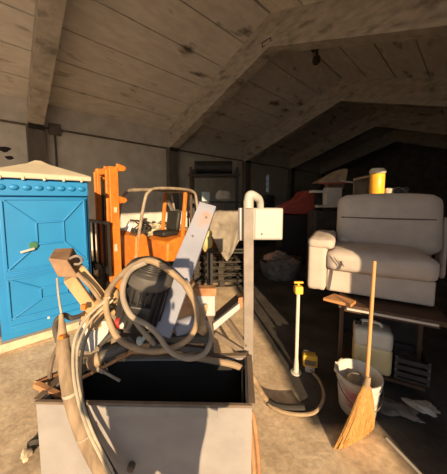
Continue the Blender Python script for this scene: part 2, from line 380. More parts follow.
for i, y in enumerate(FRAMES):
    dep, th = 0.80, 0.30
    b = MB()
    xs = (XL + 0.02, RIDGE_X, XR - 0.02)
    zt = lambda x: EAVE + 0.02 + slope * (min(x - XL, XR - x))
    for (xa, xb) in ((XL + 0.02, RIDGE_X), (RIDGE_X, XR - 0.02)):
        za, zb = zt(xa), zt(xb)
        # web and wider bottom flange
        b.hexa([(xa, y - th / 2, za - dep), (xb, y - th / 2, zb - dep), (xb, y - th / 2, zb), (xa, y - th / 2, za),
                (xa, y + th / 2, za - dep), (xb, y + th / 2, zb - dep), (xb, y + th / 2, zb), (xa, y + th / 2, za)])
        b.hexa([(xa, y - th / 2 - 0.05, za - dep - 0.14), (xb, y - th / 2 - 0.05, zb - dep - 0.14), (xb, y - th / 2 - 0.05, zb - dep + 0.0), (xa, y - th / 2 - 0.05, za - dep + 0.0),
                (xa, y + th / 2 + 0.05, za - dep - 0.14), (xb, y + th / 2 + 0.05, zb - dep - 0.14), (xb, y + th / 2 + 0.05, zb - dep + 0.0), (xa, y + th / 2 + 0.05, za - dep + 0.0)])
    struct(b.build('roof_beam', M_beam, smooth=0))
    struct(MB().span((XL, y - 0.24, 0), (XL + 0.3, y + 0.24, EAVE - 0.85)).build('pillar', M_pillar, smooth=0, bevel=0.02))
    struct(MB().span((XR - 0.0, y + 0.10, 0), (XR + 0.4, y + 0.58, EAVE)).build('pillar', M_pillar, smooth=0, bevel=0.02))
    struct(MB().span((XL, y - 0.2, EAVE - 0.95), (XL + 0.36, y + 0.2, EAVE - 0.8)).build('trim_1', M_dark_seam, smooth=0))
struct(MB().span((XR, Y0, EAVE - 0.05), (XR + 0.35, JAMB, EAVE + 0.05)).build('lintel', M_beam, smooth=0))
# cast mark plate on the second frame
yb = FRAMES[3] - 0.15
pl = MB()
cx, cz = -4.38, 6.42
for (x0, z0, x1, z1) in ((-.16, -.07, .16, -.05), (-.16, .05, .16, .07), (-.16, -.07, -.14, .07), (.14, -.07, .16, .07)):
    pl.span((cx + x0, yb - 0.012, cz + z0), (cx + x1, yb + 0.01, cz + z1))
struct(pl.build('trim_2', M_dark_seam, smooth=0))
# conduit run on the wall
cz = 4.33
struct(MB().tube([(XL + 0.05, -6, cz), (XL + 0.05, 25, cz)], 0.035, smooth=False).build('trim_3', M_galv))
jb = P(54.5, 128, 8.0); jy = jb.y * (-9.93 / jb.x)
cb = thing('junction_box', 'grey electrical junction box with drop pipe high on the left wall', 'junction box', (XL + 0.03, jy, cz - 0.18))
MB().box((0.08, 0, 0.16), (0.14, 0.34, 0.36)).build('box', M_galv, cb, bevel=0.02)
MB().tube([(0.03, 0, 0), (0.03, 0, -4.1)], 0.03, smooth=False).build('drop_pipe', M_galv, cb)
# damp blotch: broken plaster patch on the wall near the left edge
hole = P(4, 150, 7.3); hy = hole.y * (XL / hole.x)
struct(MB().blob((XL, hy, 1.94 + 50 / 236 * 7.3), (0.04, 0.34, 0.16), 3, 0.4).blob((XL, hy + 0.12, 1.94 + 42 / 236 * 7.3), (0.04, 0.22, 0.1), 5, 0.4).build('trim_4', M_dark_seam))
# lamp hook hanging under the roof
hl = P(316, 70, 8.2)
hz = EAVE + slope * min(hl.x - XL, XR - hl.x)
lp = thing('hanging_hoist', 'dark hoist block hanging under the roof between the two beams', 'hoist', (hl.x, hl.y, hz))
MB().box((0, 0, -0.1), (0.34, 0.16, 0.16)).build('bracket', M_black, lp, bevel=0.02)
MB().tube([(0, 0, -0.15), (0.02, 0, -0.4)], 0.05, smooth=False).lathe([(0.09, -0.62), (0.13, -0.55), (0.12, -0.42), (0.06, -0.36)], 12).build('hook_block', M_grime, lp)

# ------------------------------------------------------------------ portable toilet
def portable_toilet():
    by0, by1, fx, top = -0.10, 0.974, -4.0, 2.22
    t = thing('portable_toilet', 'blue plastic portable toilet cabin with cream peaked roof', 'portable toilet', (fx, (by0 + by1) / 2, 0), 0)
    hw = (by1 - by0) / 2           # local: x = out of the front, y along the front
    D = 1.1
    MB().box((-D / 2, 0, 0.06), (D + 0.06, 2 * hw + 0.06, 0.11)).build('skid_base', M_wood if False else M_stone, t, bevel=0.015)
    b = MB()
    b.box((-D / 2 - 0.03, 0, (top + 0.11) / 2), (D - 0.06, 2 * hw, top - 0.11))
    b.build('cabin', M_blue, t, bevel=0.02)
    # band of domed bosses under the roof
    bd = MB().box((-0.012, 0, top - 0.125), (0.035, 2 * hw - 0.03, 0.2))
    for i in range(8):
        y = -hw + 0.10 + i * (2 * hw - 0.2) / 7
        bd.blob((0.01, y, top - 0.12), (0.05, 0.105, 0.075), i, 0.0)
    bd.build('boss_band', M_blue, t, bevel=0.008)
    # door with pressed envelope pattern
    y0, y1, z0, z1 = -hw + 0.07, hw - 0.05, 0.20, top - 0.25
    d = MB().box((-0.012, (y0 + y1) / 2, (z0 + z1) / 2), (0.03, y1 - y0, z1 - z0)).build('door', M_blue, t, bevel=0.008)
    rib = MB(); X = 0.008; w = 0.022
    def rb(a, c): rib.bar((X, *a), (X, *c), w, 0.028, (1, 0, 0))
    zm = 0.98
    for (za, zb, ia, ib) in ((zm + 0.06, z1 - 0.02, 0.34, 0.66), (z0 + 0.20, zm - 0.05, 0.36, 0.64)):
        ya, yb = y0 + 0.03, y1 - 0.03
        iy0, iy1 = ya + (yb - ya) * 0.36, ya + (yb - ya) * 0.70
        iz0, iz1 = za + (zb - za) * ia, za + (zb - za) * ib
        for a, c in (((ya, za), (yb, za)), ((yb, za), (yb, zb)), ((yb, zb), (ya, zb)), ((ya, zb), (ya, za)),
                     ((iy0, iz0), (iy1, iz0)), ((iy1, iz0), (iy1, iz1)), ((iy1, iz1), (iy0, iz1)), ((iy0, iz1), (iy0, iz0)),
                     ((ya, za), (iy0, iz0)), ((yb, za), (iy1, iz0)), ((yb, zb), (iy1, iz1)), ((ya, zb), (iy0, iz1))): rb(a, c)
    rb((y0 + 0.01, zm), (y1 - 0.01, zm)); rb((y0 + .03, z0 + 0.1), (y1 - .03, z0 + 0.1))
    rib.build('pressed_ribs', M_blue, d, bevel=0.005)
    MB().lathe([(0.018, 0), (0.02, 0.02), (0.012, 0.03)], 12, Matrix.Translation((0.0, y0 + 0.42, z0 + 0.1)) @ Matrix.Rotation(R_(90), 4, 'Y')).build('vent_plug', M_bluebox, d)
    ly, lz = y0 + 0.29, 1.32
    MB().lathe([(0.05, 0), (0.05, 0.03), (0.04, 0.04)], 20, Matrix.Translation((0.0, ly + 0.02, lz + 0.02)) @ Matrix.Rotation(R_(90), 4, 'Y')).build('indicator', M_green, d)
    MB().bar((0.04, ly + 0.03, lz - 0.02), (0.05, ly - 0.12, lz - 0.05), 0.03, 0.04, (1, 0, 0)).build('latch_handle', M_greybox, d, bevel=0.01)
    # cream roof: rim and low pyramid
    r = MB()
    e = 0.035; zt = top - 0.005
    c = [(e, -hw - e), (e, hw + e), (-D - e, hw + e), (-D - e, -hw - e)]
    lo = [r.bm.verts.new((x, y, zt)) for x, y in c]; mi = [r.bm.verts.new((x, y, zt + 0.07)) for x, y in c]
    k = 0.25; cxx, cyy = -D / 2, 0
    hi = [r.bm.verts.new((cxx + (x - cxx) * k, cyy + (y - cyy) * k, zt + 0.245)) for x, y in c]
    k2 = 0.07; tp = [r.bm.verts.new((cxx + (x - cxx) * k2, cyy + (y - cyy) * k2, zt + 0.31)) for x, y in c]
    for A, B in ((lo, mi), (mi, hi), (hi, tp)):
        for i in range(4): r.bm.faces.new((A[i], A[(i + 1) % 4], B[(i + 1) % 4], B[i]))
    r.bm.faces.new(tp); r.bm.faces.new(lo[::-1])
    ro = r.build('roof', M_cream, t, bevel=0.012, smooth=25)
    for i in range(5): MB().box((e + 0.002, -hw + 0.1 + i * (2 * hw - 0.2) / 4, zt + 0.005), (0.02, 0.03, 0.05)).build('roof_clip', M_cream, ro, bevel=0.004)
portable_toilet()

# ------------------------------------------------------------------ forklift
def forklift():
    fw = (-0.64, -0.77)
    rot = ang(*fw)
    t = thing('forklift', 'old orange forklift with tubular overhead guard parked behind the stone saw', 'forklift', RF(-1.50, 5.71), rot)
    # local +x forward, +y = left of truck (far from camera is -y?), near side found below
    near = (RGT * 0.77 + FWD * -0.64); loc_near = (rotz(-rot) @ near); s = 1 if loc_near.y > 0 else -1
    # mast rails
    mx = 1.28
    for side in (-1, 1):
        y = s * side * 0.27
        m = MB().box((mx, y, 1.32), (0.17, 0.10, 2.50))
        m.box((mx + 0.11, y - s * side * 0.02, 1.30), (0.05, 0.05, 2.4))
        rail = m.build('mast_rail', M_orange, t, bevel=0.012)
        for z in (2.55, 1.93):
            MB().prism([(-0.02, 0, -0.06), (0.14, 0, -0.05), (0.19, 0, 0.0), (0.16, 0, 0.05), (0, 0, 0.09)], (0, 0.05, 0),
                       Matrix.Translation((mx - 0.08, y - 0.025, z)) @ Matrix.Rotation(R_(180), 4, 'Z') @ Matrix.Translation((0, -0.05, 0))).build('mast_lug', M_orange, rail, bevel=0.008)
        MB().box((mx + 0.0, y + s * side * 0.055, 1.75), (0.05, 0.02, 0.10)).build('rail_plate', M_cream, rail); MB().box((mx + 0.02, y + s * side * 0.055, 1.02), (0.05, 0.02, 0.14)).build('rail_plate', M_cream, rail)
    for z in (2.5, 0.6): MB().box((mx, 0, z), (0.10, 0.50, 0.12)).build('mast_crossbar', M_orange, t, bevel=0.01)
    MB().tube([(mx, 0, 0.2), (mx, 0, 2.3)], 0.055, 12, smooth=False).build('lift_cylinder', M_black, t)
    ch = MB()
    for y in (-0.1, 0.1): ch.box((mx + 0.05, y, 1.3), (0.03, 0.04, 2.2))
    ch.build('lift_chain', M_black, t)
    cr = MB().box((mx + 0.20, 0, 0.32), (0.05, 0.9, 0.12)).box((mx + 0.20, 0, 0.62), (0.05, 0.9, 0.12))
    for y in (-0.44, -0.22, 0, 0.22, 0.44): cr.box((mx + 0.20, y, 1.02), (0.04, 0.035, 1.0))
    cr.box((mx + 0.2, 0, 1.52), (0.05, 0.92, 0.06)); cr.build('fork_carriage', M_black, t)
    for y in (-0.27, 0.27): MB().box((mx + 0.26, y, 0.4), (0.05, 0.11, 0.6)).box((mx + 0.27, y, 0.11), (0.08, 0.11, 0.045)).build('fork', M_black, t, bevel=0.008)
    # chassis and bodywork
    MB().span((-1.15, -0.5, 0.22), (1.15, 0.5, 0.55)).build('chassis', M_grime, t, bevel=0.03)
    MB().prism([(0.62, -0.5, 0.5), (1.02, -0.5, 0.5), (0.98, -0.5, 1.20), (0.80, -0.5, 1.26), (0.72, -0.5, 1.2)], (0, 1.0, 0)).build('front_cowl', M_orange, t, bevel=0.03)
    MB().prism([(-1.15, -0.5, 0.5), (0.25, -0.5, 0.5), (0.22, -0.5, 0.98), (-0.1, -0.5, 1.06), (-1.0, -0.5, 1.08), (-1.15, -0.5, 0.95)], (0, 1.0, 0)).build('engine_hood', M_orange, t, bevel=0.05)
    MB().prism([(-1.55, -0.5, 0.3), (-1.14, -0.5, 0.25), (-1.14, -0.5, 1.1), (-1.35, -0.5, 1.08), (-1.52, -0.5, 0.9)], (0, 1.0, 0)).build('counterweight', M_orange, t, bevel=0.06)
    # guard: two front bows, roof rails, rear posts
    gz = 2.19
    for side in (-1, 1):
        y = s * side * 0.47
        MB().tube([(0.98, y, 0.75), (0.84, y, 1.5), (0.72, y, 1.98), (0.64, y, gz - 0.09), (0.48, y, gz - 0.01), (0.0, y, gz + 0.01), (-0.45, y, gz - 0.01),
                   (-0.62, y, gz - 0.06), (-0.70, y, 2.02), (-0.78, y, 1.5), (-0.84, y, 1.0)], 0.033, 10).build('guard_bow', M_tube_grey, t)
    for x in (0.62, -0.55): MB().tube([(x, -0.47, gz - 0.04), (x, 0.47, gz - 0.04)], 0.03, 8, smooth=False).build('guard_crossbar', M_tube_grey, t)
    MB().box((0.0, 0, gz - 0.015), (1.0, 0.90, 0.025)).build('guard_roof', M_black, t)
    for side in (-1, 1): MB().bar((-0.30, side * 0.40, 1.05), (-0.42, side * 0.40, 2.12), 0.08, 0.07, (0, 1, 0)).build('rear_post', M_orange, t, bevel=0.01)
    # seat, wheel, levers
    st = MB().box((-0.1, 0, 1.13), (0.46, 0.46, 0.12)).build('seat', M_black, t, bevel=0.04)
    MB().box((-0.36, 0, 1.42), (0.12, 0.46, 0.50), Matrix.Rotation(R_(-10), 3, 'Y')).build('seat_back', M_black, t, bevel=0.05)
    col = MB().tube([(0.72, 0, 1.0), (0.50, 0, 1.36)], 0.035, smooth=False).build('steering_column', M_grime, t)
    Mw = Matrix.Translation((0.50, 0, 1.38)) @ Matrix.Rotation(R_(-35), 4, 'Y')
    wh = MB().tube([Mw @ Vector((0.19 * math.cos(a), 0.19 * math.sin(a), 0)) for a in [i * math.pi / 8 for i in range(17)]], 0.018, 8, step=2)
    for a in (0, 2.1, 4.2): wh.tube([Mw @ Vector((0, 0, 0)), Mw @ Vector((0.19 * math.cos(a), 0.19 * math.sin(a), 0))], 0.014, 6, smooth=False)
    wh.build('steering_wheel', M_black, col)
    for k in range(4):
        y = -0.36 + 0.07 * k
        lv = MB().tube([(0.78, y, 1.2), (0.66, y, 1.42), (0.6, y, 1.46)], 0.012, 6).build('lever', M_chrome, t)
        MB().blob((0.6, y, 1.47), (0.05, 0.05, 0.05), k, 0).build('knob', M_black, lv)
    for k in range(3):
        y = 0.2 + 0.1 * k
        MB().tube([(0.8, y, 1.22), (0.72, y + 0.03, 1.40), (0.84, y + 0.05, 1.36), (0.95, y, 1.2)], 0.014, 6).build('hydraulic_hose', M_rubber, t)
    # wheels
    for (x, r, y) in ((0.85, 0.33, 0.5), (0.85, 0.33, -0.5), (-0.95, 0.26, 0.46), (-0.95, 0.26, -0.46)):
        Mx = Matrix.Translation((x, y, r)) @ Matrix.Rotation(R_(90), 4, 'X')
        w = MB().lathe([(r * .55, -0.1), (r * .95, -0.1), (r, -0.07), (r, 0.07), (r * .95, 0.1), (r * .55, 0.1)], 24, Mx).build('wheel', M_rubber, t)
        MB().lathe([(r * .5, -0.105), (r * .5, 0.105)], 16, Mx).build('wheel_hub', M_orange, w)
    MB().tube([(-0.52, -s * 0.42, 1.9), (-0.45, -s * 0.2, 1.75), (-0.40, -s * 0.0, 1.55)], 0.05, 8).build('air_cleaner_hose', M_chrome, t)
forklift()

# ------------------------------------------------------------------ stone saw
ZR = 0.75
tfl, tfr, tbr, tbl = G(36, 402, ZR), G(252, 406, ZR), G(249, 356, ZR), G(80, 358, ZR)
org = (tfl + tfr + tbr + tbl) / 4; org.z = 0
saw = thing('stone_saw', 'dusty stone saw with open water trough, motor, looping hoses and control post', 'stone saw', org)
def sp(name, mb, m, parent=None, **k):
    return mb.build(name, m, parent or saw, world=True, **k)
def low(v, z): return Vector((v.x, v.y, z))
T = 0.025
cen = (tfl + tfr + tbr + tbl) / 4
ins = lambda v: v + (cen - v).normalized() * 0.035
tr = MB()
# four walls of the trough
cor = [tfl, tfr, tbr, tbl]
for i in range(4):
    a, b = cor[i], cor[(i + 1) % 4]
    ia, ib = ins(a), ins(b)
    tr.hexa([low(a, 0.0), low(b, 0.0), b, a, low(ia, 0.0), low(ib, 0.0), low(ib, ZR), low(ia, ZR)])
trough = sp('trough', tr, M_trough, smooth=0)
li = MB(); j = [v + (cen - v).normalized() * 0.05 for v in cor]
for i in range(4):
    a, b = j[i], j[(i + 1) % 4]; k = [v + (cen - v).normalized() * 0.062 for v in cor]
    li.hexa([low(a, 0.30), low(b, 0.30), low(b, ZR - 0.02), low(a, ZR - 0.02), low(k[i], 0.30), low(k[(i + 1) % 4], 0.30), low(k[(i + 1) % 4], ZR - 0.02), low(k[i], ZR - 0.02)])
sp('trough_shade_lining', li, M_inner_shade, trough, smooth=0)
fl = MB(); fl.hexa([low(v, 0.28) for v in j] + [low(v, 0.32) for v in j])
sp('trough_floor', fl, M_inner_shade, trough, smooth=0)
fr_d = (tfr - tfl).normalized(); up = Vector((0, 0, 1)); out = fr_d.cross(up); out = out if out.dot(FWD) < 0 else -out
rim = MB()
rim.bar(tfl + out * 0.004 + up * 0.006, tfr + out * 0.004 + up * 0.006, 0.022, 0.016)
rim.bar(tbl + up * 0.006, tbr + up * 0.006, 0.04, 0.018); rim.bar(tfr + up * 0.006, tbr + up * 0.006, 0.04, 0.018); rim.bar(tfl + up * 0.006, tbl + up * 0.006, 0.04, 0.018)
sp('trough_rim', rim, M_rim, trough, bevel=0.003)
a = tfl.lerp(tfr, 0.335); b = tfl.lerp(tfr, 0.845)
sp('front_lip', MB().bar(a + out * 0.016 - up * 0.028, b + out * 0.016 - up * 0.028, 0.014, 0.06), M_lip, trough, bevel=0.003)
c0 = tfl.lerp(tfr, 0.44)
sp('drain_plug', MB().lathe([(0.022, 0), (0.022, 0.03), (0.012, 0.035)], 12, Matrix.Translation(low(c0, 0.36) + out * 0.0) @ out.to_track_quat('Z', 'Y').to_matrix().to_4x4()), M_rim, trough)
# rusty angle frame at the trough's left end
A0 = P(35.5, 384, 1.395); A1 = P(70, 401, 1.36); A2 = P(84, 362, 1.72); A3 = P(36.5, 401, 1.39)
sp('angle_bar', MB().bar(A0, A1, 0.035, 0.03), M_rust, bevel=0.003)
sp('angle_bar', MB().bar(A0, A2, 0.03, 0.03), M_rust, bevel=0.003)
sp('angle_bar', MB().bar(A0, A3, 0.02, 0.03, (1, 0, 0)), M_rim, bevel=0.003)
sp('angle_bar', MB().bar(P(51, 386, 1.46), P(51, 377, 1.5), 0.035, 0.035, (1, 0, 0)), M_rust, bevel=0.003)
sp('rusty_pipe', MB().tube([P(50, 388, 1.47), P(50, 372, 1.47), P(53, 357, 1.47), P(60, 344, 1.45), P(68, 336, 1.45)], 0.014, 8), M_rim)
# head box on its arm
hb = MB().hexa([P(57.6, 277, 1.43), P(79, 278, 1.47), P(67, 260.5, 1.43), P(48.2, 258.5, 1.40), P(63, 264, 1.62), P(83, 264.5, 1.66), P(73.2, 247.5, 1.62), P(54.5, 248.6, 1.60)])
head = sp('head_box', hb, M_headbox, bevel=0.006)
sp('shackle', MB().tube([P(70, 258.5, 1.44), P(76, 256, 1.42), P(81, 257.5, 1.44), P(82, 261, 1.46), P(79, 264, 1.46), P(74, 264, 1.45)], 0.008, 6), M_post, head)
sp('swing_arm', MB().bar(P(69, 277, 1.5), P(108, 330, 1.62), 0.095, 0.07), M_tanarm, bevel=0.008)
sp('swing_arm', MB().bar(P(79, 268, 1.56), P(116, 312, 1.70), 0.055, 0.06), M_tanarm, bevel=0.006)
sp('arm_tube', MB().tube([P(77, 273, 1.46), P(92, 289, 1.5), P(104, 306, 1.55)], 0.013, 8), M_hose)
sp('arm_joint', MB().blob(P(103, 306, 1.57), (0.14, 0.13, 0.14), 4, 0.12).blob(P(112, 296, 1.62), (0.12, 0.1, 0.16), 6, 0.12).box(P(94, 318, 1.55), (0.12, 0.1, 0.1), rotz(0.5)), M_tanarm)
sp('wire', MB().tube([P(57, 278, 1.44), P(58.5, 295, 1.40), P(61, 311, 1.36), P(65, 330, 1.33)], 0.006, 6), M_cable)
# motor with fins and cowl
m0, m1 = P(138, 319, 1.60), P(151, 271, 1.52)
ax = (m1 - m0); L_ = ax.length; Mq = Matrix.Translation(m0) @ ax.to_track_quat('Z', 'Y').to_matrix().to_4x4()
mo = MB().lathe([(0.06, -0.02), (0.128, 0.0), (0.135, 0.03), (0.135, L_ - 0.03), (0.128, L_)], 32, Mq)
for k in range(22):
    an = 2 * math.pi * k / 22
    c_ = Matrix.Rotation(an, 4, 'Z')
    mo.box(Mq @ c_ @ Vector((0.143, 0, L_ * 0.45)), (0.03, 0.009, L_ * 0.72), (Mq @ c_).to_3x3())
mo.box(Mq @ Vector((0, -0.02, L_ * 0.5)), (0.05, 0.05, 0.05), Mq.to_3x3())
motor = sp('motor', mo, M_motor)
co = MB().lathe([(0.15, L_ * 0.86), (0.158, L_ * 0.88), (0.158, L_ + 0.0), (0.145, L_ + 0.025), (0.11, L_ + 0.04), (0.03, L_ + 0.048)], 32, Mq, cap0=False)
sp('fan_cowl', co, M_cowl, motor)
g_ = MB()
for k in range(5):
    rr = 0.03 + 0.022 * k
    g_.tube([Mq @ Vector((rr * math.cos(i * math.pi / 8), rr * math.sin(i * math.pi / 8), L_ + 0.048 - 0.008 * max(0, k - 3))) for i in range(17)], 0.004, 5, step=1)
sp('cowl_grille', g_, M_motor, motor)
tbx = Mq @ Matrix.Rotation(R_(200), 4, 'Z')
# find the side of the motor that looks at the camera
camdir = (Vector((0, 0, HC)) - (m0 + m1) / 2).normalized(); side = (camdir - ax.normalized() * camdir.dot(ax.normalized())).normalized()
tb_c = (m0 + m1) / 2 + side * 0.148 + ax.normalized() * -0.02
sq = Matrix((side, ax.normalized().cross(side), ax.normalized())).transposed()
sp('terminal_box', MB().box(tb_c, (0.05, 0.13, 0.12), sq), M_motor, motor, bevel=0.01)
# long slanting steel plate
p_top, p_bot = P(208, 205, 2.05), P(158, 334, 1.55)
ta = (p_bot - p_top).normalized(); wside = (RGT - ta * RGT.dot(ta)).normalized(); nn = ta.cross(wside).normalized()
pm = MB()
def q_(p, w): return [p - wside * w / 2 - nn * 0.022, p + wside * w / 2 - nn * 0.022, p + wside * w / 2 + nn * 0.022, p - wside * w / 2 + nn * 0.022]
pm.hexa(q_(p_top, 0.15) + q_(p_bot, 0.185))
plate = sp('guide_plate', pm, M_plate, bevel=0.004)
bl = MB()
for (f, o) in ((0.12, 0.03), (0.3, -0.02), (0.62, 0.03), (0.85, -0.03)):
    c = p_top.lerp(p_bot, f) + wside * o
    nf = nn if nn.dot(camdir) > 0 else -nn
    bl.lathe([(0.010, 0), (0.010, 0.008)], 6, Matrix.Translation(c + nf * 0.02) @ nf.to_track_quat('Z', 'Y').to_matrix().to_4x4())
sp('plate_bolts', bl, M_rim, plate)
# carriage pieces to the right of the plate
sp('carriage_box', MB().hexa([P(198, 316, 1.72), P(215, 316, 1.72), P(215, 294, 1.72), P(197, 294, 1.72), P(198, 316, 1.86), P(215, 316, 1.86), P(215, 294, 1.86), P(197, 294, 1.86)]), M_white, bevel=0.006)
sp('carriage_rail', MB().bar(P(193, 290.5, 1.73), P(216, 290.5, 1.75), 0.08, 0.06), M_rust, bevel=0.005)
sp('hand_knob', MB().blob(P(203, 328, 1.6), (0.085, 0.085, 0.1), 2, 0.05).tube([P(203, 320, 1.62), P(206, 305, 1.68)], 0.016, 8, smooth=False), M_tanarm)
wb = MB().hexa([P(214, 331, 1.72), P(240, 309, 1.80), P(240, 303, 1.80), P(213, 324, 1.72), P(214, 323, 1.86), P(238, 303, 1.95), P(238, 297, 1.95), P(213, 316, 1.86)])
tray = sp('slide_tray', wb, M_white, bevel=0.004)
sp('tray_top', MB().hexa([P(214, 322, 1.74), P(239, 301.5, 1.82), P(239, 300.5, 1.82), P(214, 321, 1.74), P(216, 313, 1.9), P(237, 295, 1.97), P(237, 294, 1.97), P(216, 312, 1.9)]), M_black, tray)
sp('tray_end', MB().hexa([P(237, 310, 1.80), P(242.5, 308, 1.81), P(243, 297, 1.82), P(238.5, 298, 1.81), P(237, 305, 1.95), P(242, 303, 1.96), P(242.5, 293, 1.97), P(238, 294, 1.96)]), M_rust, tray, bevel=0.003)
sp('support_bar', MB().bar(P(214, 333, 1.75), P(244, 352, 1.80), 0.04, 0.04), M_rim, bevel=0.003)
sp('support_bar', MB().bar(P(226, 318, 1.85), P(246, 346, 1.80), 0.04, 0.04), M_rim, bevel=0.003)
# drum, cross bars and small fittings under the plate
dr0, dr1 = P(174, 330, 1.66), P(197, 322, 1.72); dq = (dr1 - dr0)
sp('roller', MB().lathe([(0.04, 0), (0.062, 0.01), (0.062, dq.length - 0.01), (0.04, dq.length)], 20, Matrix.Translation(dr0) @ dq.to_track_quat('Z', 'Y').to_matrix().to_4x4()), M_plate)
sp('blade_frame', MB().bar(P(118, 338, 1.58), P(212, 338, 1.66), 0.06, 0.05).bar(P(165, 300, 1.66), P(170, 345, 1.62), 0.05, 0.05).bar(P(150, 344, 1.56), P(205, 350, 1.62), 0.04, 0.04).bar(P(130, 336, 1.56), P(142, 352, 1.5), 0.03, 0.03), M_cowl, bevel=0.004)
sp('frame_leg', MB().bar(P(208, 300, 1.80), P(209, 364, 1.76), 0.06, 0.06, (1, 0, 0)), M_rim, bevel=0.005)
sp('frame_leg', MB().bar(P(109, 320, 1.68), P(102, 366, 1.70), 0.06, 0.06, (1, 0, 0)), M_rim, bevel=0.005)
sp('plug', MB().tube([P(116, 322, 1.5), P(122, 323, 1.5)], 0.038, 14, smooth=False), M_red)
sp('plug_socket', MB().tube([P(121, 323, 1.5), P(131, 324, 1.51), P(136, 325, 1.51)], [0.036, 0.034, 0.026], 14), M_pail)
sp('valve', MB().blob(P(140, 341, 1.52), (0.06, 0.05, 0.06), 2, 0.1).tube([P(141, 341, 1.52), P(146, 336, 1.52)], 0.014, 8, smooth=False), M_bluebox)
sp('spacer_block', MB().box(P(122, 354.5, 1.62), (0.07, 0.06, 0.07), rotz(YAW)), M_tanarm, bevel=0.006)
sp('ram_cylinder', MB().tube([P(92, 361, 1.46), P(128, 345, 1.55)], 0.036, 16, smooth=False), M_cowl)
sp('ram_end', MB().lathe([(0.03, -0.02), (0.046, 0), (0.046, 0.05), (0.03, 0.06)], 16, Matrix.Translation(P(91, 362, 1.45)) @ (P(128, 345, 1.55) - P(92, 361, 1.46)).to_track_quat('Z', 'Y').to_matrix().to_4x4()), M_hose)
sp('tie_rod', MB().tube([P(80, 379, 1.43), P(142, 347, 1.52)], 0.011, 8, smooth=False), M_rust)
sp('lever', MB().tube([P(84, 360, 1.47), P(96, 368, 1.45), P(104, 372, 1.44)], 0.014, 8).tube([P(104, 372, 1.44), P(120, 381, 1.43)], 0.009, 6, smooth=False), M_hose_grey)
ws = [P(78, 350, 1.50), P(79, 322, 1.50), P(110, 321, 1.55), P(108, 333, 1.54), P(92, 352, 1.50)]
sp('white_guard_sheet', MB().prism(ws, FWD * 0.02), M_white)
sp('side_link', MB().bar(P(104, 352, 1.6), P(135, 338, 1.6), 0.05, 0.05).tube([P(99, 345, 1.56), P(114, 333, 1.56), P(122, 330, 1.56)], 0.02, 8), M_cowl, bevel=0.004)
# hoses
loop = [(107, 297), (106.5, 311), (115.5, 335), (132, 347), (154, 351.5), (175, 347), (191, 336), (197, 320), (195, 304), (188, 289), (178, 278), (164, 267), (149, 260.5), (134, 265.5), (119, 277), (110, 289)]
dl = [1.50, 1.46, 1.42, 1.40, 1.40, 1.41, 1.44, 1.48, 1.50, 1.46, 1.40, 1.36, 1.35, 1.38, 1.44, 1.49]
sp('water_hose', MB().tube([P(x, y, d) for (x, y), d in zip(loop, dl)] + [P(107.5, 297, 1.51)], 0.0185, 10), M_hose)
h2 = [(146, 262), (131, 270), (123.5, 284), (123.5, 300), (131.5, 316), (147, 325), (158, 335), (167, 348), (178, 356), (191, 358.5), (204, 354), (210, 343), (211, 332), (207, 322)]
d2 = [1.34, 1.33, 1.34, 1.36, 1.37, 1.38, 1.37, 1.36, 1.36, 1.38, 1.42, 1.48, 1.54, 1.6]
sp('water_hose', MB().tube([P(x, y, d) for (x, y), d in zip(h2, d2)], 0.0165, 10), M_hose_grey)
sp('air_line', MB().tube([P(128, 310, 1.42), P(138, 325, 1.42), P(148, 337, 1.42), P(154, 344, 1.44)], 0.016, 8), M_hose_grey)
sp('hose_elbow', MB().tube([P(185, 283, 1.46), P(194, 299, 1.5), P(200, 312, 1.55), P(204, 324, 1.58)], [0.026, 0.024, 0.022, 0.022], 10), M_hose)
# bundle of lines hanging down the front left
bun = sp('cable_sleeve', MB().tube([P(63, 338, 1.30), P(63.5, 352, 1.28), P(67, 375, 1.25), P(72, 400, 1.23), P(81, 428, 1.21), P(94, 456, 1.19), P(112, 488, 1.17), P(126, 520, 1.2)], [0.030, 0.038, 0.039, 0.039, 0.040, 0.040, 0.038, 0.036], 14), M_sleeve)
sp('sleeve_neck', MB().tube([P(62.5, 342, 1.30), P(62, 328, 1.31), P(61, 314, 1.33)], [0.031, 0.020, 0.011], 12), M_hose, bun)
for (x, y, d) in ((70.5, 392, 1.236), (84.5, 435, 1.207)):
    sp('cable_tie', MB().tube([P(x - 0.4, y - 1.5, d), P(x + 0.4, y + 1.5, d)], 0.043, 14, smooth=False), M_cable, bun)
sp('signal_cable', MB().tube([P(110, 297, 1.5), P(88, 316, 1.40), P(76, 336, 1.31), P(73, 360, 1.25), P(76, 390, 1.20), P(86, 425, 1.165), P(99, 453, 1.14), P(118, 488, 1.14)], 0.009, 8), M_cable)
sp('signal_cable', MB().tube([P(113, 300, 1.51), P(92, 319, 1.42), P(80, 340, 1.32), P(76.5, 362, 1.26), P(79.5, 390, 1.21), P(89.5, 424, 1.17), P(103, 453, 1.15), P(123, 488, 1.14)], 0.008, 8), M_cable)
sp('signal_cable', MB().tube([P(112, 306, 1.51), P(88, 334, 1.36), P(80.5, 370, 1.25), P(84.5, 405, 1.2), P(95, 436, 1.17), P(110, 464, 1.15), P(128, 494, 1.14)], 0.009, 8), M_rubber)
sp('hose_loop', MB().tube([P(58, 342, 1.36), P(55, 330, 1.37), P(57, 320, 1.37), P(64, 315, 1.38), P(71, 318, 1.4), P(80, 316, 1.46)], 0.015, 8), M_cowl)
sp('orange_clip', MB().box(P(62, 337, 1.275), (0.03, 0.03, 0.02), rotz(YAW)).box(P(84, 307, 1.44), (0.03, 0.03, 0.035), rotz(YAW)), M_orange, bevel=0.004)
sp('copper_line', MB().tube([P(246, 412, 1.33), P(249, 420, 1.315), P(252, 445, 1.315), P(254, 474, 1.30), P(255, 520, 1.31)], 0.013, 8), M_rust)
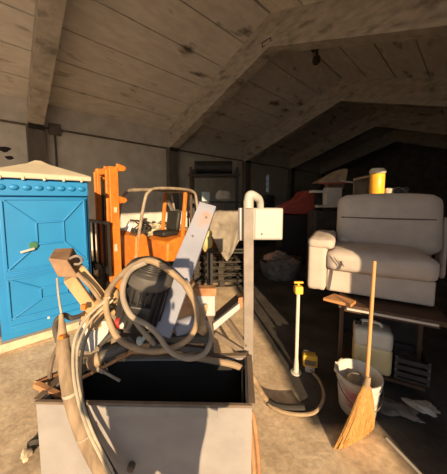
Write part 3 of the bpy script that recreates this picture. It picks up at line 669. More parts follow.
sp('copper_line', MB().tube([P(249, 409, 1.345), P(253.5, 418, 1.32), P(257, 445, 1.315), P(259, 474, 1.30), P(260, 520, 1.31)], 0.013, 8), M_rust)
sp('stop_cock', MB().box(P(244, 413.5, 1.345), (0.05, 0.03, 0.03), rotz(YAW)).tube([P(240, 413, 1.34), P(248, 414, 1.34)], 0.009, 8, smooth=False), M_rim, bevel=0.004)
# control post with hook and box
pb, ptp = P(248.5, 358, 1.80), P(248.5, 200, 1.80)
sp('control_post', MB().bar(low(pb, ZR - 0.1), ptp, 0.035, 0.076, FWD.cross(up)), M_post, bevel=0.005)
hk = MB().tube([P(248.5, 208, 1.80), P(248.7, 199, 1.80), P(250.5, 195.2, 1.80), P(255, 196.5, 1.82), P(259.5, 200.5, 1.86), P(260.5, 211, 1.90)], [0.036, 0.036, 0.036, 0.034, 0.030, 0.028], 12)
sp('conduit_hook', hk, M_box)
bw0, bw1 = P(239, 224, 1.88), P(282.5, 224, 1.88)
bc = (bw0 + bw1) / 2
box_ = sp('control_box', MB().box(bc + FWD * 0.06, ((bw1 - bw0).length, 0.16, 0.255), rotz(YAW)), M_box, bevel=0.012)
sp('box_door', MB().box(P(268.5, 224, 1.855), (0.215, 0.012, 0.235), rotz(YAW)), M_box, box_, bevel=0.004)
sp('box_bolt', MB().blob(P(262, 234, 1.84), (0.014, 0.012, 0.014), 1, 0), M_rim, box_)
sp('box_cable_gland', MB().tube([P(240.5, 208, 1.84), P(240.5, 240, 1.84)], 0.017, 12, smooth=False), M_chrome, box_)

# drain hose going over the trough's edge to the floor
fh = [P(182, 355, 1.63), P(212, 360.5, 1.62), P(233, 364.5, 1.62), P(247, 371.5, 1.66), P(255, 381, 1.75), P(261, 392, 1.95), G(267, 400, 0.03)]
tag(MB().tube(fh, 0.023, 10).build('drain_hose', M_hose, loc=G(267, 400), world=True), 'thick tan hose arching from the saw over the trough edge down to the floor', 'hose')
ch_ = [G(266, 401, 0.035), G(273, 407, 0.03), G(284, 412, 0.03), G(300, 414.5, 0.03), G(314, 412.5, 0.03), G(322, 403, 0.03), G(323.5, 392, 0.03), G(319, 380, 0.03), G(313, 373, 0.03), G(311, 370.5, 0.06)]
tag(MB().tube(ch_, 0.016, 8).build('floor_cable', M_hose, loc=G(300, 414), world=True), 'brown cable curving across the floor between the hose end and the yellow lamp', 'cable')
rh = [G(268, 401.5, 0.03), G(276, 406, 0.03), G(288, 408, 0.03), G(304, 408, 0.03)]  # black tube put in for the dark shadow side of the cable
tag(MB().tube(rh, 0.034, 10).build('cable_shade_tube', M_rubber, loc=G(288, 408), world=True), 'short black tube along the brown cable, put in as its shadow side', 'hose')

# ------------------------------------------------------------------ stand pipe and yellow lamp on the floor
sb = G(296, 372.5); 
tpx = thing('stand_pipe', 'thin pale water stand pipe with yellow tap head on the dark floor', 'stand pipe', sb)
MB().lathe([(0.06, 0), (0.06, 0.012), (0.03, 0.02), (0.026, 0.10), (0.022, 0.16)], 16).build('base_flange', M_greybox, tpx)
MB().lathe([(0.019, 0.1), (0.019, 0.93)], 14).build('pipe', M_standpipe, tpx)
MB().box((0, 0, 0.965), (0.085, 0.085, 0.085), rotz(YAW)).lathe([(0.03, 0.92), (0.036, 0.94)], 14).build('tap_head', M_yellow, tpx, bevel=0.012)
kt = MB().tube([(0, 0, 1.0), (0, 0, 1.05)], 0.012, 8, smooth=False); kt.bar(RGT * -0.05 + Vector((0, 0, 1.045)), RGT * 0.05 + Vector((0, 0, 1.045)), 0.025, 0.02)
kt.build('tap_handle', M_yellow, tpx, bevel=0.004)
lb = G(309.5, 370.5)
yl = thing('work_lamp', 'small yellow work lamp with black handle standing beside the stand pipe', 'work lamp', lb, YAW - 0.25)
MB().box((0, 0, 0.035), (0.10, 0.09, 0.07)).build('foot', M_greybox, yl, bevel=0.01)
MB().box((0, 0, 0.135), (0.155, 0.10, 0.13)).build('body', M_yellow, yl, bevel=0.014)
MB().box((0, -0.045, 0.125), (0.12, 0.02, 0.06)).build('front_band', M_brownsheet, yl, bevel=0.004)
MB().tube([(-0.065, 0, 0.19), (-0.065, 0, 0.235), (0.065, 0, 0.235), (0.065, 0, 0.19)], 0.010, 8, smooth=False).build('handle', M_rubber, yl)

# ------------------------------------------------------------------ bench, sofa
s_dir = (0.891, -0.454)
srot = ang(*s_dir)               # local +x along the front to the right, +y towards the back
BZ = 0.965
bfl = RF(1.147, 2.14)
bench = thing('work_bench', 'dark brown wooden work bench carrying the taupe sofa', 'work bench', bfl, srot)
MB().box((0.345, 0.37, BZ - 0.022), (0.81, 0.76, 0.044)).build('bench_top', M_darkwood, bench, bevel=0.006)
MB().box((0.35, 0.09, BZ - 0.075), (0.72, 0.025, 0.06)).build('apron', M_darkwood, bench, bevel=0.004)
for (x, y) in ((-0.025, 0.33), (0.705, 0.58), (-0.025, 0.70)):
    MB().box((x, y, (BZ - 0.04) / 2), (0.042, 0.042, BZ - 0.04)).build('leg', M_darkwood, bench, bevel=0.006)
MB().box((0.36, 0.52, 0.13), (0.70, 0.40, 0.03)).build('lower_shelf', M_darkwood, bench, bevel=0.004)
MB().box((0.34, -0.016, BZ - 0.035), (0.66, 0.012, 0.02)).build('edge_strip', M_greybox, bench, bevel=0.002)
pk = MB().prism([G(323, 300.5, BZ), G(334, 296, BZ), G(356, 303.5, BZ), G(351, 307.5, BZ)], (0, 0, 0.028))
tag(pk.build('wooden_board', M_wood, loc=low(G(338, 301, BZ), BZ), world=True, bevel=0.003), 'sunlit orange-brown board end sticking out from under the sofa arm', 'board')

SZ = BZ + 0.032
sof = thing('sofa', 'taupe suede one-armed sofa section standing on the work bench', 'sofa', RF(0.887, 2.472, SZ), srot)
def cushion(pts_fn, nu, nv): pass
def soft(c, size, bev, M=None):
    return MB().box(c, size, M)
sw = 1.08
MB().box((0.2 + (sw - 0.2) / 2, 0.40, 0.115), (sw - 0.2, 0.76, 0.23)).build('base', M_sofa, sof, bevel=0.02, seg=3)
def pillow(name, c, size, M=None, puff=0.03, seed=0, bev=0.05, parent=None, m=None):
    mb = MB(); n = 10
    r = bmesh.ops.create_cube(mb.bm, size=1)
    bmesh.ops.subdivide_edges(mb.bm, edges=mb.bm.edges[:], cuts=n, use_grid_fill=True)
    sx, sy, sz = size; e = bev
    for v in mb.bm.verts:
        p = v.co * 2
        # superellipsoid rounding then puff
        q = Vector((p.x * sx / 2, p.y * sy / 2, p.z * sz / 2))
        inner = Vector([max(-(d / 2 - e), min(d / 2 - e, k)) for d, k in zip((sx, sy, sz), q)])
        dlt = q - inner
        if dlt.length > 1e-6:
            dlt = dlt.normalized() * min(e, dlt.length if max(abs(k) for k in dlt) < e * 0.999 else e)
        q = inner + dlt
        ff = max(0, 1 - p.x ** 2) * max(0, 1 - p.y ** 2); fz = max(0, 1 - p.x ** 2) * max(0, 1 - p.z ** 2)
        q.z += math.copysign(puff * ff, p.z) if abs(p.z) > 0.98 else 0
        q.y += math.copysign(puff * 0.7 * fz, p.y) if abs(p.y) > 0.98 else 0
        q += Vector((0, 0, 0.008)) * noise.noise(Vector((p.x * 2 + seed, p.y * 2, p.z * 2)))
        if M is not None: q = M.to_3x3() @ q
        v.co = q + Vector(c)
    return mb.build(name, m or M_sofa, parent or sof, smooth=60)
seat = pillow('seat_cushion', (0.20 + (sw - 0.2) / 2, 0.34, 0.33), (sw - 0.18, 0.80, 0.21), puff=0.022, seed=1, bev=0.07)
Mb = Matrix.Rotation(R_(-9), 4, 'X')
bw = 1.02
bx = 0.26
bc1 = pillow('backrest', (bx + bw / 2, 0.72, 0.67), (bw, 0.26, 0.64), Mb, puff=0.035, seed=2, bev=0.10)
MB().tube([(bx + 0.05, 0.600, 0.735), (bx + bw / 2, 0.560, 0.735), (bx + bw - 0.08, 0.598, 0.735)], 0.008, 6).build('backrest_seam', M_piping, bc1)
MB().box((bx + bw / 2, 0.90, 0.46), (bw - 0.04, 0.06, 0.86)).build('back_panel', M_sofa, sof, bevel=0.02)
arm_ = pillow('arm', (0.105, 0.36, 0.25), (0.19, 0.78, 0.50), puff=0.0, seed=4, bev=0.04)
pillow('arm_pad', (0.135, 0.36, 0.495), (0.26, 0.80, 0.115), puff=0.012, seed=5, bev=0.05)
pillow('side_wing', (bx + bw + 0.03, 0.80, 0.42), (0.05, 0.22, 0.66), puff=0.01, seed=6, bev=0.04)
cr_ = MB()
for k in range(3):
    x = 0.24 + 0.03 * k
    cr_.tube([(x, -0.068, 0.40 - 0.02 * k), (x + 0.035, -0.082, 0.35 - 0.01 * k), (x + 0.065, -0.076, 0.30)], 0.004, 6)
cr_.build('creases', M_sofa, seat)
tag(MB().blob((0, 0, 0.018), (0.10, 0.06, 0.04), 3, 0.5).build('tissue', M_white, loc=(rotz(srot) @ Vector((0.35, 0.42, 0)) + RF(0.887, 2.472, SZ + 0.475))), 'crumpled white tissue on the sofa seat beside the arm', 'tissue')

# ------------------------------------------------------------------ under the bench
jl = bfl + rotz(srot) @ Vector((0.27, 0.43, 0.147))
can = thing('jerrycan', 'translucent jerrycan half full of yellow liquid under the work bench', 'jerrycan', jl, srot)
MB().box((0, 0, 0.15), (0.35, 0.25, 0.30)).build('body', M_can, can, bevel=0.05, seg=4)
MB().box((0, 0, 0.365), (0.35, 0.25, 0.20)).build('upper_body', M_can_top, can, bevel=0.05, seg=4)
MB().tube([(-0.10, 0, 0.45), (-0.09, 0, 0.50), (0.06, 0, 0.50), (0.08, 0, 0.45)], 0.016, 8).build('handle', M_can_top, can)
MB().lathe([(0.035, 0.45), (0.035, 0.50)], 16, Matrix.Translation((-0.13, 0, 0))).build('cap', M_rubber, can)
cl = bfl + rotz(srot) @ Vector((0.61, 0.50, 0.147))
cr2 = thing('crate', 'dark slatted crate under the bench to the right of the jerrycan', 'crate', cl, srot)
mb = MB().box((0, 0, 0.01), (0.28, 0.3, 0.02))
for z in (0.06, 0.13, 0.20): mb.box((0, -0.145, z), (0.28, 0.012, 0.045)).box((0, 0.145, z), (0.28, 0.012, 0.045)).box((-0.135, 0, z), (0.012, 0.3, 0.045)).box((0.135, 0, z), (0.012, 0.3, 0.045))
mb.build('slatted_body', M_grime, cr2)
for x in (-0.13, 0.13):
    for y in (-0.14, 0.14): MB().box((x, y, 0.12), (0.02, 0.02, 0.24)).build('corner_post', M_galv, cr2)
rg = MB().blob((0, 0, 0.02), (0.30, 0.16, 0.05), 5, 0.5, 3)
tag(rg.build('rag', M_sack, loc=bfl + rotz(srot) @ Vector((0.47, 0.10, 0.0)), rot=srot), 'crumpled grey rag on the floor below the front of the bench', 'rag')
tag(MB().blob((0, 0, 0.015), (0.2, 0.13, 0.04), 9, 0.5, 3).build('rag', M_greybox, loc=bfl + rotz(srot) @ Vector((0.68, 0.24, 0.0)), rot=srot), 'pale crumpled rag on the floor just before the dark crate', 'rag')

# ------------------------------------------------------------------ bucket and broom
bk = low(P(357, 405, 2.055), 0)
bu = thing('bucket', 'dirty white mortar bucket behind the broom', 'bucket', bk, YAW)
MB().lathe([(0.0, 0.0), (0.150, 0.0), (0.155, 0.01), (0.184, 0.325), (0.192, 0.325), (0.194, 0.35), (0.184, 0.35), (0.176, 0.33), (0.144, 0.03), (0.0, 0.03)], 40, cap0=False, cap1=False).build('body', M_pail, bu)
MB().lathe([(0.179, 0.27), (0.186, 0.27), (0.187, 0.285), (0.180, 0.285)], 40, cap0=False, cap1=False).build('rim_rib', M_pail, bu)
MB().blob((0, 0, 0.17), (0.31, 0.31, 0.10), 3, 0.15, 3).blob((0.02, 0.06, 0.23), (0.16, 0.14, 0.12), 7, 0.25).build('mortar', M_mortar, bu)
MB().tube([(0.196 * math.cos(a), 0.196 * math.sin(a), 0.30 - 0.17 * math.sin(a - R_(175))) for a in [R_(175 + 10 * i) for i in range(19)]], 0.004, 6, step=1).build('wire_handle', M_galv, bu)
lab = MB()
def lfn(u, v):
    a = R_(205 + 34 * u); z = 0.10 + 0.19 * v; r = 0.1570 + (0.184 - 0.155) * (z - 0.01) / 0.315
    return Vector((r * math.cos(a), r * math.sin(a), z))
lab.grid(8, 4, lfn); lab.build('faded_label', M_pink, bu)
sp_ = MB()
for k, (a, z, sx, sz) in enumerate(((140, 0.355, 0.06, 0.05), (165, 0.36, 0.09, 0.045), (188, 0.35, 0.05, 0.06), (110, 0.36, 0.07, 0.035))):
    sp_.blob((0.19 * math.cos(R_(a)), 0.19 * math.sin(R_(a)), z - 0.02), (0.04, sx, sz), k, 0.3, M=rotz(R_(a)))
sp_.build('plaster_crust', M_cream, bu)

tipL, tipR = G(337, 449), G(371, 428)
neck = P(366.5, 384, 1.77); top = P(374.5, 261, 1.87)
base_mid = (tipL + tipR) / 2
br = thing('broom', 'straw broom with long wooden handle leaning against the bucket', 'broom', low(base_mid, 0))
axis = (top - neck).normalized()
sp2 = lambda n, mb, m, parent=None, **k: mb.build(n, m, parent or br, world=True, **k)
sp2('handle', MB().tube([neck - axis * 0.08, top], 0.0145, 12, smooth=False), M_handle)
hd = MB(); nrm = FWD.copy()
secs = []
NS, NW = 9, 22
for i in range(NS + 1):
    f = i / NS
    c = neck.lerp(base_mid, f)
    l = neck.lerp(tipL, f) ; r = neck.lerp(tipR, f)
    wv = (tipR - tipL)
    half = 0.022 + (wv.length / 2 - 0.022) * (f ** 0.75)
    th = 0.022 + 0.02 * math.sin(f * math.pi * 0.8)
    cc = neck.lerp(base_mid, f) + (Vector((0, 0, 0)) if f == 0 else RGT * 0.012 * math.sin(f * math.pi))
    wdir = (RGT * 0.06 + (tipR - tipL).normalized() * (f)).normalized() if f > 0 else RGT
    secs.append((cc, wdir, half, th))
rings = []
for i, (c, wd, h, th) in enumerate(secs):
    rg_ = []
    for k in range(NW):
        a = 2 * math.pi * k / NW
        jit = 1 + 0.07 * noise.noise(Vector((k * 1.9, i * 0.25, 3)))
        p = c + wd * (math.cos(a) * h * jit) + FWD * (math.sin(a) * th * jit)
        if i == NS: p.z = max(0.004, p.z + 0.015 * noise.noise(Vector((k * 2.3, 1, 8))))
        rg_.append(hd.bm.verts.new(p))
    rings.append(rg_)
for i in range(NS):
    for k in range(NW): hd.bm.faces.new((rings[i][k], rings[i][(k + 1) % NW], rings[i + 1][(k + 1) % NW], rings[i + 1][k]))
hd.bm.faces.new(rings[0][::-1]); hd.bm.faces.new(rings[-1])
# loose straws along the outside
for k in range(240):
    a = random.uniform(0, 2 * math.pi); f0 = random.uniform(0.05, 0.5); f1 = random.uniform(0.75, 1.08)
    def at(f, ex):
        i = min(f, 1.0) * NS; i0 = min(int(i), NS - 1); g = i - i0
        c = secs[i0][0].lerp(secs[i0 + 1][0], g); h = secs[i0][2] * (1 - g) + secs[i0 + 1][2] * g; th = secs[i0][3] * (1 - g) + secs[i0 + 1][3] * g
        wd = secs[i0][1].lerp(secs[i0 + 1][1], g).normalized()
        p = c + wd * (math.cos(a) * h * ex) + FWD * (math.sin(a) * th * ex)
        p.z = max(p.z - (f - 1) * 0.3 * (f > 1), 0.004); return p
    hd.tube([at(f0, 1.0), at((f0 + f1) / 2, 1.07), at(f1, random.uniform(1.0, 1.14))], 0.003, 4, smooth=False)
sp2('bristles', hd, M_straw)
sp2('binding', MB().tube([neck.lerp(base_mid, -0.14), neck.lerp(base_mid, 0.06)], [0.02, 0.028], 12, smooth=False), M_hose)

# ------------------------------------------------------------------ things behind the sofa
zc = 1.945
cab_c = P(384, 200, 3.35)
cab = thing('storage_cabinet', 'dark storage cabinet standing close behind the sofa under the amber jar', 'cabinet', low(cab_c, 0), srot)
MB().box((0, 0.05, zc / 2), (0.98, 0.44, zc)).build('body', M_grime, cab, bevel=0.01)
for x in (-0.245, 0.245):
    d = MB().box((x, -0.178, zc / 2), (0.47, 0.018, zc - 0.08)).build('door', M_grime, cab, bevel=0.004)
    MB().box((x * 0.2, -0.198, zc / 2), (0.018, 0.025, 0.14)).build('handle', M_chrome, d)
def on_cab(x): 
    p = P(x, 190, 3.3); return low(p, zc)
j = thing('jar', 'tall amber-yellow jar with pale lid glowing in the sun above the sofa', 'jar', on_cab(376.5), srot)
MB().lathe([(0.085, 0.07), (0.092, 0.09), (0.092, 0.34), (0.075, 0.365)], 28).build('body', M_amber, j)
MB().lathe([(0.08, 0), (0.094, 0.01), (0.092, 0.08)], 28).build('foot', M_amber_foot, j)
MB().lathe([(0.094, 0.355), (0.10, 0.37), (0.10, 0.39), (0.08, 0.425), (0.03, 0.43)], 28).build('lid', M_cream, j)
p = thing('pot', 'small white crumpled pot standing right of the amber jar', 'pot', on_cab(389), srot)
MB().lathe([(0.05, 0), (0.055, 0.01), (0.062, 0.13), (0.066, 0.13), (0.066, 0.15), (0.055, 0.15), (0.05, 0.02), (0.0, 0.02)], 20, cap1=False).build('body', M_cream, p)
MB().blob((0, 0, 0.13), (0.10, 0.10, 0.06), 2, 0.3).build('filling', M_white, p)
tin = thing('paint_tin', 'grey paint tin behind the sofa, beside the white pot', 'tin', on_cab(398), srot, 'grey tins behind the sofa')
MB().lathe([(0.045, 0), (0.045, 0.12), (0.049, 0.125), (0.049, 0.14), (0.04, 0.135)], 18).build('body', M_galv, tin)
MB().tube([(-0.045, 0, 0.12), (-0.03, 0, 0.16), (0.03, 0, 0.16), (0.045, 0, 0.12)], 0.005, 5).build('bail', M_chrome, tin)
copy_thing(tin, on_cab(405.5), srot + 0.6, 'grey paint tin behind the sofa, second to the right of the white pot')
f_ = thing('folding_rack', 'brown open cardboard carton left of the amber jar behind the sofa', 'carton', on_cab(361), srot)
f_.name = 'carton'; WM['carton'] = WM['folding_rack']
mb = MB().box((0, 0.08, 0.15), (0.19, 0.012, 0.30)).box((-0.09, 0, 0.14), (0.012, 0.16, 0.28)).box((0.09, 0, 0.16), (0.012, 0.16, 0.32)).box((0, 0, 0.006), (0.19, 0.17, 0.012))
mb.build('body', M_brownsheet, f_)
MB().prism([(-0.1, -0.09, 0.26), (0.09, -0.09, 0.30), (0.09, 0.09, 0.33), (-0.1, 0.09, 0.29)], (0, 0, 0.012)).build('flap', M_hose, f_)

# ------------------------------------------------------------------ pale machine and red machine in the gloom
gm_c = P(331, 190, 5.2)
gm = thing('feed_mill', 'pale boxy machine with slanted lid in the gloom left of the sofa back', 'machine', low(gm_c, 0), YAW)
MB().box((0, 0.3, 0.85), (0.6, 0.5, 1.7)).build('cabinet', M_grime, gm, bevel=0.02)
MB().box((0.02, -0.02, 1.99), (0.33, 0.2, 0.42)).build('front_box', M_greybox, gm, bevel=0.01)
MB().box((-0.25, 0.0, 2.12), (0.4, 0.18, 0.05)).build('shelf_arm', M_greybox, gm, bevel=0.005)
MB().box((-0.2, 0.0, 1.80), (0.22, 0.18, 0.05)).build('shelf_arm', M_greybox, gm, bevel=0.005)
MB().prism([(-0.36, -0.1, 2.30), (0.26, -0.1, 2.32), (0.30, -0.1, 2.60), (0.18, -0.1, 2.60)], (0, 0.35, 0)).build('slanted_lid', M_hose, gm, smooth=0)
MB().box((-0.02, -0.1, 2.29), (0.6, 0.03, 0.03)).build('red_edge', M_dullred, gm)
MB().box((0.12, 0.12, 2.25), (0.35, 0.2, 0.14)).build('neck', M_brownsheet, gm)
MB().bar((0.15, -0.12, 2.34), (0.40, -0.12, 2.31), 0.04, 0.03).build('lid_lip', M_greybox, gm)
rd = P(297, 205, 6.9)
rm = thing('red_machine', 'dull red sloping machine hood in the dark left of the pale boxy machine', 'machine', low(rd, 0), YAW)
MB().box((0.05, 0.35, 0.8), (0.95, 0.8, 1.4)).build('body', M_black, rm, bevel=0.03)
MB().prism([(-0.48, -0.05, 1.55), (0.5, -0.05, 1.50), (0.5, -0.05, 2.2), (0.22, -0.05, 2.2), (0.02, -0.05, 1.95), (-0.4, -0.05, 1.78)], (0, 0.8, 0)).build('hood', M_dullred, rm, bevel=0.03)
for x in (-0.3, 0.4): MB().lathe([(0.1, -0.07), (0.3, -0.07), (0.32, 0), (0.3, 0.07), (0.1, 0.07)], 20, Matrix.Translation((x, -0.02, 0.32)) @ Matrix.Rotation(R_(90), 4, 'X')).build('wheel', M_rubber, rm)

# ------------------------------------------------------------------ rubble bag, pallets, tarp
rb = G(280, 277)
bag = thing('rubble_bag', 'open grey sack heaped with broken brick and wood on the dark floor', 'sack', rb, YAW)
MB().lathe([(0.40, 0.0), (0.46, 0.1), (0.52, 0.35), (0.50, 0.42), (0.46, 0.40), (0.44, 0.2)], 24, Matrix.Diagonal((1, 0.8, 1, 1))).build('sack', M_sack, bag)
ck = MB()
for k in range(120):
    a = random.uniform(0, 6.28); r = 0.42 * math.sqrt(random.random()); h = 0.62 - 0.75 * (r ** 1.5) + (-0.15 * math.cos(a) * r)
    e = Matrix.Rotation(random.uniform(0, 3), 4, Vector((random.random(), random.random(), random.random() + 0.1)).normalized())
    ck.box((r * math.cos(a), 0.8 * r * math.sin(a), h), (random.uniform(.05, .13), random.uniform(.04, .08), random.uniform(.03, .06)), e)
ck.lathe([(0.44, 0.2), (0.3, 0.42), (0.1, 0.56)], 16, Matrix.Diagonal((1, 0.8, 1, 1)))
o = ck.build('broken_bricks', M_rubble, bag, smooth=0); o['kind'] = 'stuff'
MB().tube([(-0.3, -0.3, 0.5), (0.1, -0.38, 0.62), (0.5, -0.1, 0.5)], 0.03, 8).build('loose_strap', M_galv, bag)

pal = G(221, 281)
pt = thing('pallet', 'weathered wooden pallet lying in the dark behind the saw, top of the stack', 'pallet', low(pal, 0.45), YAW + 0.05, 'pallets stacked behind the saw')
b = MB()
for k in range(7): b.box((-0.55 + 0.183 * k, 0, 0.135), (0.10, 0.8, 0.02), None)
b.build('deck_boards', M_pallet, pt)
b = MB()
for y in (-0.36, 0, 0.36): b.box((0, y, 0.115), (1.2, 0.09, 0.02))
for y in (-0.36, 0, 0.36):
    for x in (-0.54, 0, 0.54): b.box((x, y, 0.06), (0.12, 0.09, 0.09))
for y in (-0.36, 0, 0.36): b.box((0, y, 0.008), (1.2, 0.09, 0.016))
b.build('block_runners', M_pallet, pt)
copy_thing(pt, low(pal, 0.30), YAW + 0.0, 'weathered wooden pallet behind the saw, second from the top of the stack')
copy_thing(pt, low(pal, 0.15), YAW + 0.02, 'weathered wooden pallet behind the saw, third from the top of the stack')
copy_thing(pt, low(pal, 0.0), YAW + 0.08, 'weathered wooden pallet behind the saw, bottom of the stack on the floor')

ctc = P(228, 215, 4.6)
ct = thing('trestle', 'thin dark steel trestle behind the saw with a beige tarp over it', 'trestle', low(ctc, 0), YAW)
ctz = P(228, 212, 4.6).z
MB().box((0.05, 0.16, ctz - 0.03), (0.86, 0.36, 0.05)).build('top_board', M_black, ct, bevel=0.008)
for (x, y) in ((-0.33, 0.02), (0.45, 0.02), (-0.33, 0.31), (0.45, 0.31)): MB().box((x, y, (ctz - 0.05) / 2), (0.035, 0.035, ctz - 0.05)).build('leg', M_black, ct)
for y in (0.02, 0.31): MB().box((0.06, y, 0.9), (0.78, 0.03, 0.03)).build('brace', M_black, ct)
edge_y = 0.02
def tarp(u, v):
    x = -0.36 + 0.68 * u
    ln = 0.30 + 0.70 * (1 - abs(u - 0.55) / 0.55) ** 0.9
    s = v * (0.36 + ln)
    w = 0.035 * math.sin(u * 17 + v * 2) * min(1, max(0, (s - 0.31) * 3)) + 0.02 * noise.noise(Vector((u * 6, v * 6, 1)))
    if s < 0.36: return Vector((x, 0.34 - s, ctz + 0.012 + 0.015 * noise.noise(Vector((u * 5, v * 5, 4)))))
    return Vector((x + 0.05 * math.sin(v * 4), -0.035 - w - 0.02, ctz + 0.01 - (s - 0.36)))
tb = MB().grid(30, 30, tarp)
tag(tb.build('tarp', M_tarp, loc=low(ctc, 0), rot=YAW, solid=0.006, smooth=60), 'crumpled beige tarp hanging in a point over the dark steel trestle', 'tarp')
yb_ = P(206.5, 240, 3.9)
tag(MB().blob((0, 0, 0), (0.22, 0.18, 0.36), 4, 0.2, 3).build('sack', M_paleyellow, loc=yb_ ), 'bright pale yellow sack hanging behind the slanting steel plate', 'sack')
# a post carrying the yellow sack
tag(MB().tube([(0, 0, 0), (0, 0, yb_.z + 0.45)], 0.03, 10, smooth=False).build('steel_post', M_grime, loc=low(yb_ + FWD * 0.16 + RGT * 0.02, 0)), 'thin dark steel post behind the yellow sack', 'post')

# ------------------------------------------------------------------ rack by the second pillar
rk_c = P(213, 200, 9.2)
rk = thing('storage_rack', 'tall dark storage rack by the second pillar, loaded with clutter', 'rack', low(rk_c, 0), YAW)
for x in (-0.85, 0.95):
    for y in (0.0, 0.7): MB().box((x, y, 1.6), (0.09, 0.09, 3.2)).build('upright', M_darkwood if (x < 0 and y == 0) else M_grime, rk)
SH = [0.6, 1.85, 2.90]
for z in SH: MB().box((0.05, 0.35, z), (1.95, 0.85, 0.08)).build('shelf', M_black, rk)
lab_ = 'storage rack'
def on_rack(x, z): return low(rk_c, 0) + rotz(YAW) @ Vector((x, 0.2, z + 0.04))
tag(MB().box((0, 0, 0.17), (0.32, 0.3, 0.34)).box((0, 0, 0.35), (0.34, 0.32, 0.03)).build('storage_box', M_bluebox, loc=on_rack(-0.28, SH[1] + 0.0), rot=YAW, bevel=0.02), 'small pale blue plastic box on the storage rack', 'box')
tag(MB().blob((0, 0, 0.2), (0.62, 0.3, 0.44), 3, 0.18, 3).build('sack', M_greybox, loc=on_rack(0.40, SH[1]), rot=YAW), 'pale filled sack lying on the middle shelf of the storage rack', 'sack')
drm = thing('drum', 'dark drum lying on its side on top of the storage rack', 'drum', on_rack(0.05, SH[2]), YAW)
MB().tube([(-0.75, 0.15, 0.28), (0.7, 0.15, 0.28)], 0.26, 24, smooth=False).build('shell', M_black, drm)
MB().tube([(-0.78, 0.15, 0.28), (-0.73, 0.15, 0.28)], 0.272, 24, smooth=False).build('end_rim', M_galv, drm)
for k, (x, z) in enumerate(((-0.5, SH[0]), (0.1, SH[0]), (0.62, SH[0]))):
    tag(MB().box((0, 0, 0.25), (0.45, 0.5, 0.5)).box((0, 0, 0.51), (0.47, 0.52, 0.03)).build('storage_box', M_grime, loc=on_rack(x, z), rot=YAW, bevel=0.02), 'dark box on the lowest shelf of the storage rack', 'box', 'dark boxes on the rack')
# dark bulk of stacked tyres in the gloom behind
ty_c = P(262, 200, 11.0); n = 0
first = None
for c, (px, d, cnt) in enumerate(((250, 10.6, 8), (266, 11.2, 9), (286, 10.8, 7))):
    for k in range(cnt):
        g0 = low(P(px, 200, d), 0.24 * k)
        nm = ('left', 'middle', 'right')[c]
        lb_ = 'black tyre in the %s of three dark tyre stacks at the back of the shed' % nm
        if first is None:
            first = MB().lathe([(0.22, 0.02), (0.36, 0.0), (0.42, 0.05), (0.42, 0.19), (0.36, 0.24), (0.22, 0.22)], 22).build('tyre', M_rubber, loc=g0)
            tag(first, lb_, 'tyre', 'tyres in the left stack')
        else:
            t2 = first.copy(); C.objects.link(t2); t2.location = g0; t2['label'] = lb_; t2['group'] = 'tyres in the %s stack' % nm

# ------------------------------------------------------------------ small things on the floor
stn = G(27, 458)
tag(MB().blob((0, 0, 0.03), (0.10, 0.07, 0.06), 3, 0.35).build('broken_stone', M_stone, loc=stn), 'small pale broken stone on the dusty floor left of the trough', 'stone')
st2 = G(31, 452)
tag(MB().blob((0, 0, 0.04), (0.07, 0.10, 0.08), 6, 0.3).build('broken_stone', M_grime, loc=st2 + FWD * 0.04), 'small dark stone against the trough foot beside the pale stone', 'stone')

# pale joint line in the floor
struct(MB().bar(G(386, 438, 0.002), G(432, 486, 0.002), 0.022, 0.004).build('trim_5', M_greybox, smooth=0))
# debris along the sunlit foot of the left wall
hp_b = Vector((XL + 1.4, 4.75, 0))
ck = MB()
for k in range(150):
    u = random.uniform(-1.6, 1.6); w = random.uniform(-0.6, 0.6)
    h = max(0.05, 0.95 * (1 - (u / 1.9) ** 2) * (1 - (w / 0.9) ** 2)) * random.uniform(0.75, 1.1)
    e = Matrix.Rotation(random.uniform(0, 3), 4, Vector((random.random(), random.random(), random.random() + 0.1)).normalized())
    ck.box((w, u, h), (random.uniform(.08, .4), random.uniform(.06, .2), random.uniform(.04, .12)), e)
ck.grid(10, 14, lambda a, b: Vector((-0.7 + 1.4 * a, -1.7 + 3.4 * b, 0.9 * max(0, 1 - ((b - .5) * 2) ** 2) * max(0, 1 - ((a - .5) * 2) ** 2))))
tag(ck.build('scrap_heap', M_scrap, loc=hp_b, smooth=0), 'heap of pale scrap and debris by the sunlit left wall behind the forklift', 'debris', kind='stuff')

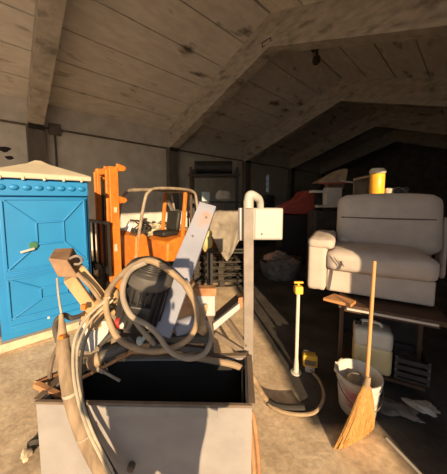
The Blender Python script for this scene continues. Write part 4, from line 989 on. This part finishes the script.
# ------------------------------------------------------------------ the person taking the photograph (his shadow falls on the saw)
def person():
    base = RF(-0.09, -0.27, 0.0)
    M = Matrix.Translation(base) @ rotz(YAW)            # local +y = the way he looks, +x his right
    me = bpy.data.meshes.new('person'); V = []; E = []; Rd = []
    def v(p, r, par=None):
        V.append(Vector(p)); Rd.append(r)
        if par is not None: E.append((par, len(V) - 1))
        return len(V) - 1
    pel = v((0, 0, 0.95), (0.31, 0.16)); bel = v((0, 0.01, 1.12), (0.33, 0.17), pel); che = v((0, 0.01, 1.33), (0.30, 0.16), bel)
    nk0 = v((0, 0.0, 1.50), (0.10, 0.08), che); nk1 = v((0, 0.02, 1.58), (0.055, 0.055), nk0); hd0 = v((0, 0.04, 1.66), (0.085, 0.10), nk1); hd1 = v((0, 0.045, 1.76), (0.075, 0.09), hd0)
    hands = {}
    for s in (-1, 1):
        sh = v((0.25 * s, 0, 1.46), (0.11, 0.10), nk0); el = v((0.36 * s, 0.06, 1.15), (0.095, 0.095), sh)
        w_ = Vector((0.10 + 0.11 * s, 0.20, 1.83)); m_ = v((Vector((0.36 * s, 0.06, 1.15)) + w_) / 2, (0.055, 0.055), el)
        wr_ = v(w_, (0.030, 0.026), m_); pm_ = v((0.10 + 0.10 * s, 0.22, 1.90), (0.038, 0.018), wr_); hands[s] = Vector((0.10 + 0.10 * s, 0.225, 1.92))
        hp_ = v((0.14 * s, 0, 0.84), (0.16, 0.13), pel); kn = v((0.14 * s, 0.02, 0.50), (0.085, 0.085), hp_); an_ = v((0.13 * s, -0.02, 0.10), (0.045, 0.05), kn)
        v((0.14 * s, 0.06, 0.045), (0.045, 0.042), an_); v((0.15 * s, 0.17, 0.035), (0.042, 0.032), len(V) - 1)
    me.from_pydata(V, E, [])
    o = bpy.data.objects.new('person', me); C.objects.link(o)
    bm = bmesh.new(); bm.from_mesh(me); ly = bm.verts.layers.skin.verify(); bm.verts.ensure_lookup_table()
    for i, vv in enumerate(bm.verts): vv[ly].radius = Rd[i]; vv[ly].use_root = (i == 0)
    bm.to_mesh(me); bm.free()
    o.modifiers.new('skin', 'SKIN'); sb_ = o.modifiers.new('sub', 'SUBSURF'); sb_.levels = 2; sb_.render_levels = 2
    dg = bpy.context.evaluated_depsgraph_get(); ev = o.evaluated_get(dg); m2 = bpy.data.meshes.new_from_object(ev)
    o.modifiers.clear(); o.data = m2
    for mm in (M_skin, M_jacket, M_jeans, M_shoe): m2.materials.append(mm)
    for p in m2.polygons:
        c = p.center; p.use_smooth = True
        p.material_index = 3 if c.z < 0.085 else 2 if c.z < 0.98 and abs(c.x) < 0.32 else 1 if (c.z < 1.52 or (c.z < 1.80 and abs(c.x) > 0.13 and c.y > 0.1)) else 0
    o.location = base; o.rotation_euler = (0, 0, YAW); WM[o.name] = M
    tag(o, 'person in a dark jacket and jeans raising a phone with both hands, behind the viewpoint', 'person')
    fg = MB()
    for s in (-1, 1):
        h = hands[s]
        for k, ln in enumerate((0.062, 0.072, 0.068, 0.052)):
            z = h.z + 0.03 - 0.021 * k
            fg.tube([(h.x + 0.01 * s, h.y - 0.015, z), (h.x - 0.01 * s, h.y + 0.012, z + 0.004), (h.x - ln * s * 0.7, h.y + 0.02, z + 0.004)], [0.0095, 0.009, 0.007], 8, step=3)
        fg.tube([(h.x + 0.005 * s, h.y - 0.02, h.z - 0.02), (h.x - 0.02 * s, h.y - 0.03, h.z + 0.015), (h.x - 0.04 * s, h.y - 0.03, h.z + 0.03)], [0.012, 0.011, 0.009], 8, step=3)
    fg.build('fingers', M_skin, o)
    MB().blob((0, 0.0, 1.785), (0.19, 0.215, 0.18), 2, 0.06, 3).build('hair', M_hair, o)
    fc = MB().blob((0, 0.145, 1.69), (0.03, 0.04, 0.05), 1, 0.0).blob((-0.088, 0.04, 1.69), (0.02, 0.04, 0.06), 1, 0).blob((0.088, 0.04, 1.69), (0.02, 0.04, 0.06), 1, 0)
    fc.build('nose_and_ears', M_skin, o)
    MB().blob((-0.032, 0.125, 1.715), (0.022, 0.015, 0.014), 1, 0).blob((0.032, 0.125, 1.715), (0.022, 0.015, 0.014), 1, 0).build('eyes', M_hair, o)
    MB().blob((0, 0.13, 1.640), (0.045, 0.015, 0.012), 1, 0).build('mouth', M_dullred, o)
    ph = MB().box(M @ Vector((0.10, 0.248, 1.945)), (0.155, 0.008, 0.075), rotz(YAW)).build('smartphone', M_black, loc=M @ Vector((0.10, 0.248, 1.945)), world=True, rot=0, bevel=0.003)
    tag(ph, 'black phone held up sideways in the hands of the person taking the picture', 'phone')
person()
